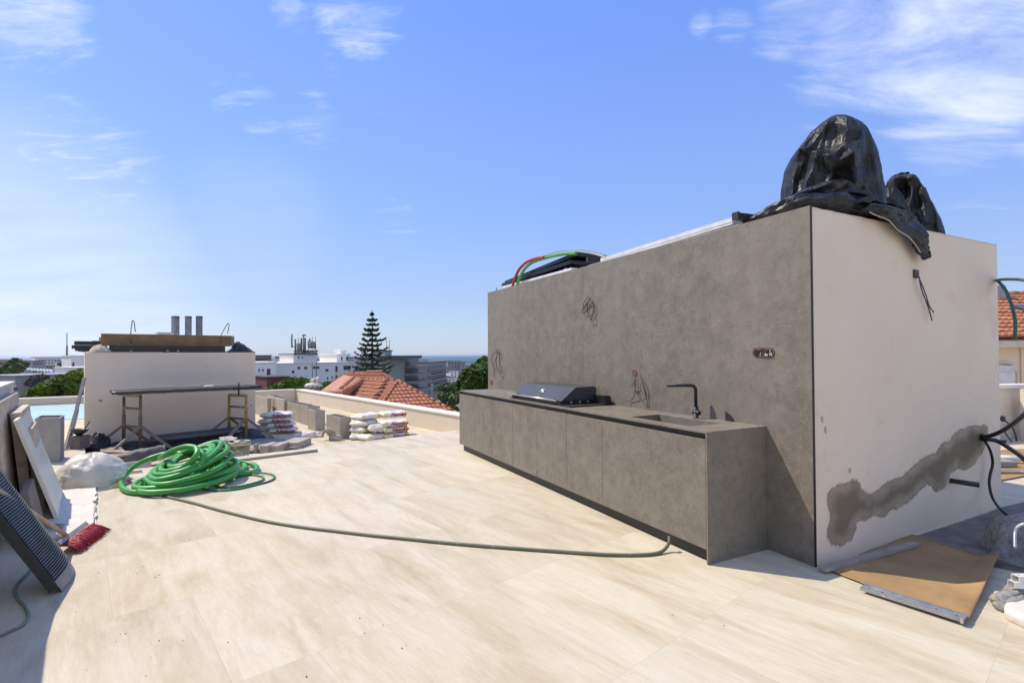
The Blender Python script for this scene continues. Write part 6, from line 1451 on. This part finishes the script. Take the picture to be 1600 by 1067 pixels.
# its balcony side
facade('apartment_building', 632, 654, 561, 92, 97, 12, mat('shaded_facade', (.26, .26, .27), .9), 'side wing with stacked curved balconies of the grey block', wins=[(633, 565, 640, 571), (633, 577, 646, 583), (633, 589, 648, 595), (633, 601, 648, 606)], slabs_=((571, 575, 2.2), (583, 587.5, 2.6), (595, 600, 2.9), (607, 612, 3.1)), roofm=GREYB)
facade('apartment_building', 650, 668, 567, 108, 110, 12, TANB, 'weathered tan end wall between the balcony wing and the long block', wins=[(655, 573, 657, 575), (660, 590, 662, 592)], slabs_=())
wn = []
for k in range(5):
    for i in range(7): wn.append((667 + i * 4.1, 571.5 + k * 9 - i * .25, 669.6 + i * 4.1, 576 + k * 9 - i * .25))
facade('apartment_building', 666, 697, 566, 110, 135, 12, TANB, 'long weathered apartment block with rows of dark windows', wins=wn, slabs_=((577, 579, 1.), (586, 588, 1.), (595, 597, 1.), (604, 606, 1.)))
fars = [
 (640, 668, 563.5, 300, 'pale low block on the shore left of the long weathered block', TANB), (664, 690, 565, 340, 'low shore building above the long weathered block', LIGHTG), (684, 704, 564.5, 320, 'dark fronted shore building just under the sea line', GREYB),
 (700, 720, 565, 290, 'flat roofed grey building at the foot of the sea', TANB), (718, 728, 566, 400, 'little shore house left of the pine', GREYB), (728, 745, 567, 420, 'pale shore house partly behind the pine', WHITEB),
 (694, 716, 574, 230, 'tan building a step nearer than the shore row', TANB), (704, 716, 579, 170, 'white topped building left of the pine', WHITEB), (696, 712, 590, 150, 'white walled building above the grey green tree', LIGHTG)]
for i, (u0, u1, v, d, lb, mm) in enumerate(fars):
    k = max(2, int((u1 - u0) / 4.2)); facade('town_building', u0, u1, v, d, d * 1.02, d * .06, mm, lb, wins=[(u0 + 1.2 + j * (u1 - u0 - 1) / k, v + 2.2 + r * 4, u0 + 3.1 + j * (u1 - u0 - 1) / k, v + 4.2 + r * 4) for j in range(k) for r in range(3)], group='town buildings towards the sea')
# low dense blocks further down to close the view
rr = random.Random(21)
spots = [(650, 620, 100), (662, 626, 92), (675, 618, 120), (688, 612, 140), (640, 612, 150), (694, 601, 145), (712, 600, 130), (430, 602, 72), (610, 606, 84)]
lbs = ['grey flat roof low in the gap behind the tiled roof, nearest one', 'small flat roof below the curved balconies', 'flat roof at the foot of the long weathered block', 'pale flat roof left of the grey green tree', 'flat roof hidden low behind the stair wing', 'little flat roof just above the grey green tree', 'flat roof between tree and pine', 'low shed before the white block', 'low shed behind the tiled ridge']
for (u, v, d), lb in zip(spots, lbs): facade('low_building', u - 9, u + 9, v, d, d * 1.02, 8, rr.choice((GREYB, TANB, LIGHTG)), lb, wins=[(u - 6, v + 2, u - 3, v + 5), (u + 1, v + 2, u + 4, v + 5)], group='low roofs between the big blocks')
m = MB(); m.bar(Y(675, 629, 60), Y(675, 600, 60), .12, .12); m.bar(Y(672.5, 601, 60), Y(677.5, 601, 60), .2, .12); tag(m.build('street_lamp', GREYB), 'thin street lamp between the tiled roof and the apartment blocks', 'street lamp')
def van():
    t = empty('white_van', Y(687, 634, 55), 'small white van roof seen between roof edge and trees', 'van'); a = Y(680, 626, 55); s = 55 / FPX
    m = MB(); pr = [(0, 0), (0, .9), (.25, 1.55), (.6, 1.75), (4.2, 1.75), (4.35, 1.5), (4.4, 0)]; d = Vector((.8, -.6, 0)); sd = Vector((.6, .8, 0)); o = a - UP * 1.75
    m.sheet([o + d * x_ * .45 + UP * z_ for x_, z_ in pr], sd, 1.8); m.build('body', WHITEB, t)
    m = MB(); m.box(o, d, sd, UP, (.12, .9), (-.02, 1.82), (1.0, 1.45)); m.build('window', GLASSD, t)
    for x_ in (.4, 1.6):
        m = MB(); m.lathe(o + d * x_ + sd * -.02, [(.3, 0), (.3, .2)], 14, sd); m.build('wheel', GAP, t)
van()
# left far town
facade('hill_building', 55, 98, 558.6, 330, 340, 25, LIGHTG, 'long terraced pale building on the headland at the left', wins=[(60 + i * 5, 562 + r * 4, 63.5 + i * 5, 563.8 + r * 4) for i in range(7) for r in range(3)], roofm=DARKR)
facade('hill_building', 50, 70, 564, 280, 285, 20, GREYB, 'grey building in front of the terraced headland one', wins=rowof((53, 58, 63), 3, 567, 569))
facade('hill_building', 70, 92, 571, 240, 242, 12, TANB, 'low building with orange roof at the foot of the headland', wins=rowof((73, 78, 84), 3, 573, 575), roofm=TILE)
facade('hill_building', 86, 112, 565, 190, 192, 12, WHITEB, 'white villa by the radio mast', wins=rowof((89, 95, 101, 107), 3, 568, 571))
facade('pink_house', -14, 9, 563, 150, 152, 9, PINKB, 'pink house at the left picture edge', wins=rowof((-8, 0), 4, 566, 569), roofm=TILE)
facade('pale_block', 111, 135, 556.5, 110, 112, 10, LIGHTG, 'pale windowless block just left of the rear block', wins=[(113, 566, 116, 573)], roofm=LIGHTG)
facade('pale_block', 85, 135, 575, 95, 97, 8, LIGHTG, 'lower pale wall behind the broad pine', roofm=LIGHTG)
m = MB(); a, b, c, d = Y(20, 577, 130), Y(84, 582, 118), Y(84, 578.5, 150), Y(20, 575, 160); rows = []
for i in range(60):
    s = i / 59; p, q = a.lerp(b, s), d.lerp(c, s); rows.append([p + UP * .12 * math.sin(i * 1.4), q + UP * .12 * math.sin(i * 1.4)])
m.grid(rows); mm = MB()
o = m.build('shed_roof', mat('blue_grey_metal_roof', (.33, .37, .43), .5), solid=.5); tag(o, 'long blue grey metal roof of a shed at the left', 'roof')
for i, (u0, u1, v, d) in enumerate(((58, 84, 586, 90), (60, 86, 590, 84), (55, 80, 594, 78))):
    facade('parked_awning', u0, u1, v, d, d, 3, WHITEB if i != 1 else LIGHTG, ['upper', 'middle', 'lower'][i] + ' pale carport roof behind the bare tree', cat='carport', group='carport roofs at the left', zb=GROUND_Z(d) + 1)
facade('market_hall', -30, 24, 588, 62, 60, 14, GREYB, 'grey flat hall roof with skylights at the left edge', roofm=mat('hall_roof', (.30, .31, .33), .7), zb=GROUND_Z(60))
m = MB(); m.sheet([Y(-20, 594.5, 40), Y(16, 597, 38), Y(28, 604, 34), Y(-20, 616, 30)], UP, -.2); o = tag(m.build('dark_roof', DARKR), 'dark roof plane with a pale skylight behind the left parapet', 'roof')
m = MB(); m.sheet([Y(-10, 597, 38), Y(9, 599, 36.5), Y(13, 604, 34.5), Y(-10, 609, 33)], UP, .08); m.build('skylight', LIGHTG, o)

# ================================================================== TILED ROOFS
def tiled(poly, name, parent, m_=TILE, row=.36, colw=.21, amp=.035, down=None):
    """corrugated, stepped tile surface clipped to a planar polygon (first edge = ridge side)"""
    P = [Vector(p) for p in poly]; n = (P[1] - P[0]).cross(P[-1] - P[0])
    for i in range(1, len(P) - 1):
        k = (P[i] - P[0]).cross(P[i + 1] - P[0])
        if k.length > n.length: n = k
    n.normalize(); n = n if n.z > 0 else -n
    dn = Vector((0, 0, -1)); dn = (dn - n * dn.dot(n)).normalized(); ac = n.cross(dn).normalized()
    o = P[0]; uv = [((p - o).dot(ac), (p - o).dot(dn)) for p in P]
    u0, u1 = min(a for a, b in uv), max(a for a, b in uv); v0, v1 = min(b for a, b in uv), max(b for a, b in uv)
    du = colw / 5; nu = int((u1 - u0) / du) + 1; nr = int((v1 - v0) / row) + 1
    us = np.linspace(u0, u0 + nu * du, nu + 1)
    def inside(x, y):
        c = False; j = len(uv) - 1
        for i in range(len(uv)):
            (xi, yi), (xj, yj) = uv[i], uv[j]
            if (yi > y) != (yj > y) and x < (xj - xi) * (y - yi) / (yj - yi + 1e-12) + xi: c = not c
            j = i
        return c
    m = MB(); rr = random.Random(len(name) + int(u1 * 10)); V = []; F = []
    for r in range(nr):
        va, vb = v0 + r * row, v0 + (r + 1) * row + .03
        js = [rr.uniform(-.006, .006) for _ in range(nu // 5 + 2)]
        ba = len(V)
        for (vv, up) in ((va, .0), (vb, .045), (vb, .0)):
            for i, u in enumerate(us):
                w_ = amp * abs(math.sin(math.pi * (u - u0) / colw)) if up != 0. or vv == va else -.01
                V.append(o + ac * u + dn * vv + n * (w_ + up + js[i // 5]))
        for i in range(nu):
            if inside((us[i] + us[i + 1]) / 2, (va + vb) / 2):
                a = ba + i; b = ba + nu + 1 + i; c = ba + 2 * (nu + 1) + i
                F += [(a, a + 1, b + 1, b), (b, b + 1, c + 1, c)]
    m.add(V, F); m.sheet([p - n * .02 for p in P], -n, .05)
    return m.build(name, m_, parent)
def ridge(a, b, parent, r=.11, step=.38):
    a, b = Vector(a), Vector(b); L = (b - a).length; k = int(L / step) + 1; d = (b - a) / k; m = MB()
    for i in range(k): m.tube([a + d * i - d * .08, a + d * (i + .98)], [r * .88, r * 1.1], 8)
    m.build('ridge_tiles', TILE, parent)
def near_house():
    t = empty('tiled_roof_house', Vector((-5, 26, -7)), 'house with a big orange clay tiled hip roof beyond the parapet', 'house')
    B = Y(622, 595.5, 25); A = Y(573, 593.5, 26.5); LRc = Y(712, 645, 23); Cm = Y(596, 632, 22.4); low = Vector(Cm); 
    # right facet
    e = (Cm - B); f3 = [B, B + (LRc - B) * 1.06, B + (LRc - B) * 1.06 + (Cm - LRc) * .25 - UP * .9 + Vector((-.4, -1.6, 0)), Cm + (Cm - B) * .35]
    nrm = (LRc - B).cross(Cm - B).normalized()
    def onpl(p, q0, n):  # drop point onto the plane
        return p - UP * ((p - q0).dot(n) / n.z)
    f3 = [onpl(p, B, nrm) for p in f3]
    tiled(f3, 'roof', t)
    ridge(B, f3[1], t); 
    # dull narrow facet and the wide left facet
    B2 = Y(606, 593, 25.4); C2 = Y(583, 625, 22.6)
    n2 = (Cm - B).cross(C2 - B2).normalized()
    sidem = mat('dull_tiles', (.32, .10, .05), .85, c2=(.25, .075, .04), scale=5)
    m = MB(); m.sheet([B, B2, C2 + (C2 - B2) * .35, Cm + (Cm - B) * .35], -n2 if n2.z > 0 else n2, .1); m.build('side_slope', sidem, t)
    ridge(B, Cm + (Cm - B) * .35, t, .1)
    A2 = Y(541, 613, 24.5)
    n3 = (B2 - A).cross(C2 - A).normalized(); L3 = onpl(A2 + (A2 - A) * .4, A, n3); f = [A, B2, C2 + (C2 - B2) * .35, onpl(C2 + (C2 - B2) * .35 + Vector((-3.2, -.4, 0)), A, n3), L3]
    f = [onpl(p, A, n3) for p in f]; tiled(f, 'roof', t)
    ridge(A, B2, t); ridge(A, L3, t, .12)
    # upper roof behind, darker
    R0, R1_, = Y(546, 583, 33), Y(597, 583, 33); n4 = Vector((-.1, -.42, 1)).normalized()
    f = [onpl(p, R0, n4) for p in (R0, R1_, Y(618, 600, 28), Y(600, 604, 27.6), Y(530, 604, 28), Y(520, 600, 29))]; f[0], f[1] = R0, R1_
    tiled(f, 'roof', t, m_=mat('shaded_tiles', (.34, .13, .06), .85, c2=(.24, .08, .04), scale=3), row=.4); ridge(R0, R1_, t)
    # little peaks on the ridge line
    for u, v in ((537, 583), (593, 582)):
        p = Y(u, v, 32.5); m = MB(); m.add([p, p + Vector((-.75, -.3, -.5)), p + Vector((.75, -.3, -.5)), p + Vector((0, 1.3, -.05)), p + Vector((-.7, 1.3, -.5)), p + Vector((.7, 1.3, -.5))], [(0, 1, 2), (0, 3, 4, 1), (0, 2, 5, 3)]); m.build('dormer', TILE, t)
    # left slope with pale valley
    p0, p1, p2, p3 = Y(500, 612, 24), Y(537, 586, 30), Y(573, 593.5, 26.6), Y(545, 614, 23.6)
    m = MB(); m.grid([[p0.lerp(p1, j / 10) for j in range(11)], [p3.lerp(p2, j / 10) for j in range(11)]]); m.build('valley', mat('pale_pink_tiles', (.50, .26, .16), .8, c2=(.36, .15, .08), scale=4), t, solid=.06)
    ridge(Y(541, 612, 23.8), Y(562, 597, 26.2), t, .22)
    ridge(Y(533, 607, 24.5), Y(552, 590, 28), t, .12)
    m = MB(); a = Y(505, 640, 24); b = Y(700, 665, 22.6); m.prism([(-9, 24.4), (-2.9, 23.4), (-2.6, 27), (-8.6, 33.5), (-10, 30)], -12, -1.75); m.build('wall', CREAM, t)
near_house()
def round_chimney():
    D = 27; p = Y(490, 604, D); s = D / FPX
    t = empty('brick_chimney', Vector((p.x, p.y, p.z - 3)), 'stout chimney with brick crown and two pots left of the tiled roof', 'chimney')
    zt = Y(490, 599, D).z; zb = p.z - 2.5
    m = MB(); m.lathe(Vector((p.x, p.y, zb)), [(.33, 0), (.33, zt - zb - .12)], 16); m.build('shaft', mat('pinkish_brick', (.48, .32, .25), .9, c2=(.35, .2, .15), scale=9, det=2), t)
    m = MB(); m.lathe(Vector((p.x, p.y, zt - .14)), [(.33, 0), (.40, .02), (.42, .08), (.36, .14), (.1, .17)], 16)
    for k in range(12): a = k * math.pi / 6; c = Vector((p.x + .36 * math.cos(a), p.y + .36 * math.sin(a), zt - .12)); m.box(c, Vector((math.cos(a), math.sin(a), 0)), Vector((-math.sin(a), math.cos(a), 0)), UP, (0, .09), (-.06, .06), (-.05, .04))
    m.build('crown', CAPM, t)
    for u, h in ((489.5, .22), (496.5, .30)):
        q = Y(u, 598, D); m = MB(); m.lathe(Vector((q.x, q.y, zt)), [(.10, 0), (.09, h * .7), (.14, h * .75), (.1, h), (.03, h + .05)], 14); m.build('pot', CAPM, t)
round_chimney()
def right_house():
    D = 14; t = empty('tiled_house', Vector((Y(1600, 530, D).x, D, -3)), 'cream house with orange tiled roof and arched window at the right edge', 'house')
    e0, e1 = Y(1500, 531, D), Y(1700, 533, D); r0 = Y(1540, 462, 17.5); r1 = Y(1760, 452, 17.8)
    e0.z = e1.z = Y(1580, 531, D).z; r1.z = r0.z = Y(1580, 461, 17.6).z
    tiled([r0, r1, e1, e0], 'roof', t, row=.30, colw=.20, amp=.04); ridge(r0, r1, t, .13)
    m = MB(); m.bar(e0 + Vector((0, .02, -.07)), e1 + Vector((0, .02, -.07)), .14, .09); m.build('gutter', mat('pale_gutter', (.55, .5, .44), .6), t)
    m = MB(); m.bar(e0 + Vector((0, .15, -.16)), e1 + Vector((0, .15, -.16)), .3, .08); m.build('eave', CREAM, t)
    m = MB(); zt = e0.z - .2; m.wbox((e0.x, e1.x), (D + .32, D + 4), (-4, zt)); m.build('wall', mat('warm_cream_facade', (.74, .60, .45), .9, c2=(.68, .54, .40), scale=1.2), t)
    # pilaster strip and arched window
    q0 = PL(1593.5, 560, Vector((0, D + .32, 0)), Vector((0, 1, 0))); m = MB(); m.wbox((q0.x, q0.x + .5), (D + .28, D + .315), (-4, zt - .002)); m.build('pilaster', MATS['warm_cream_facade'], t)
    P = lambda u, v: PL(u, v, Vector((0, D + .315, 0)), Vector((0, 1, 0)))
    a, b = P(1560, 571), P(1583, 600); m = MB(); m.box(Vector((0, 0, 0)), Vector((1, 0, 0)), Vector((0, 1, 0)), UP, (a.x - .5, b.x), (D + .26, D + .315), (b.z - .8, a.z)); w_ = m.build('window', mat('white_shutter', (.70, .68, .68), .6), t)
    m = MB(); m.box(Vector((0, 0, 0)), Vector((1, 0, 0)), Vector((0, 1, 0)), UP, (a.x - .5, b.x + .0), (D + .20, D + .258), (P(1570, 580).z, a.z)); m.build('shutter_box', mat('shutter_box', (.62, .6, .6), .6), w_)
    m = MB(); c = [P(u, v) for u, v in ((1540, 570), (1556, 567), (1566, 566), (1576, 568), (1584, 573), (1589, 582), (1590, 600), (1590, 640))]; m.tube(crom(c, 5), .045, 6); m.build('arch_moulding', CREAM, t)
    # skylight and chimney
    sl_ = (r0 - e0); n = (e1 - e0).cross(r0 - e0).normalized(); n = n if n.z > 0 else -n; x = Vector((1, 0, 0)); dn = n.cross(x).normalized(); c = PL(1596, 487, e0, n)
    m = MB(); m.box(c, x, dn, n, (-.12, .6), (-.28, .28), (.05, .14)); k = m.build('skylight', mat('dark_skylight', (.06, .07, .08), .2), t)
    m = MB(); q = Y(1566, 452, 17); m.wbox((q.x - .18, q.x + .13), (17, 17.4), (q.z - .5, q.z + .13)); m.build('chimney', GREYB, t)
right_house()
def horizon_land():
    m = MB(); P = []
    for i in range(60):
        x = -150 + i * 2.2
    # wooded slope seen above the white town at the left
horizon_land()

# ================================================================== AIR
def haze():
    m = MB(); m.wbox((-20000, 20000), (-100, 42000), (-48, 30)); o = m.build('haze', bpy.data.materials.new('haze_air')); tag(o, kind='stuff')
    mt = o.data.materials[0]; mt.use_nodes = True; nt = mt.node_tree
    for n in list(nt.nodes):
        if n.type == 'BSDF_PRINCIPLED': nt.nodes.remove(n)
    v = nd(nt, 'ShaderNodeVolumePrincipled'); v.inputs['Color'].default_value = (.86, .92, 1, 1); v.inputs['Density'].default_value = .00005; v.inputs['Anisotropy'].default_value = .3
    nt.links.new(v.outputs[0], nt.nodes['Material Output'].inputs['Volume'])
haze()
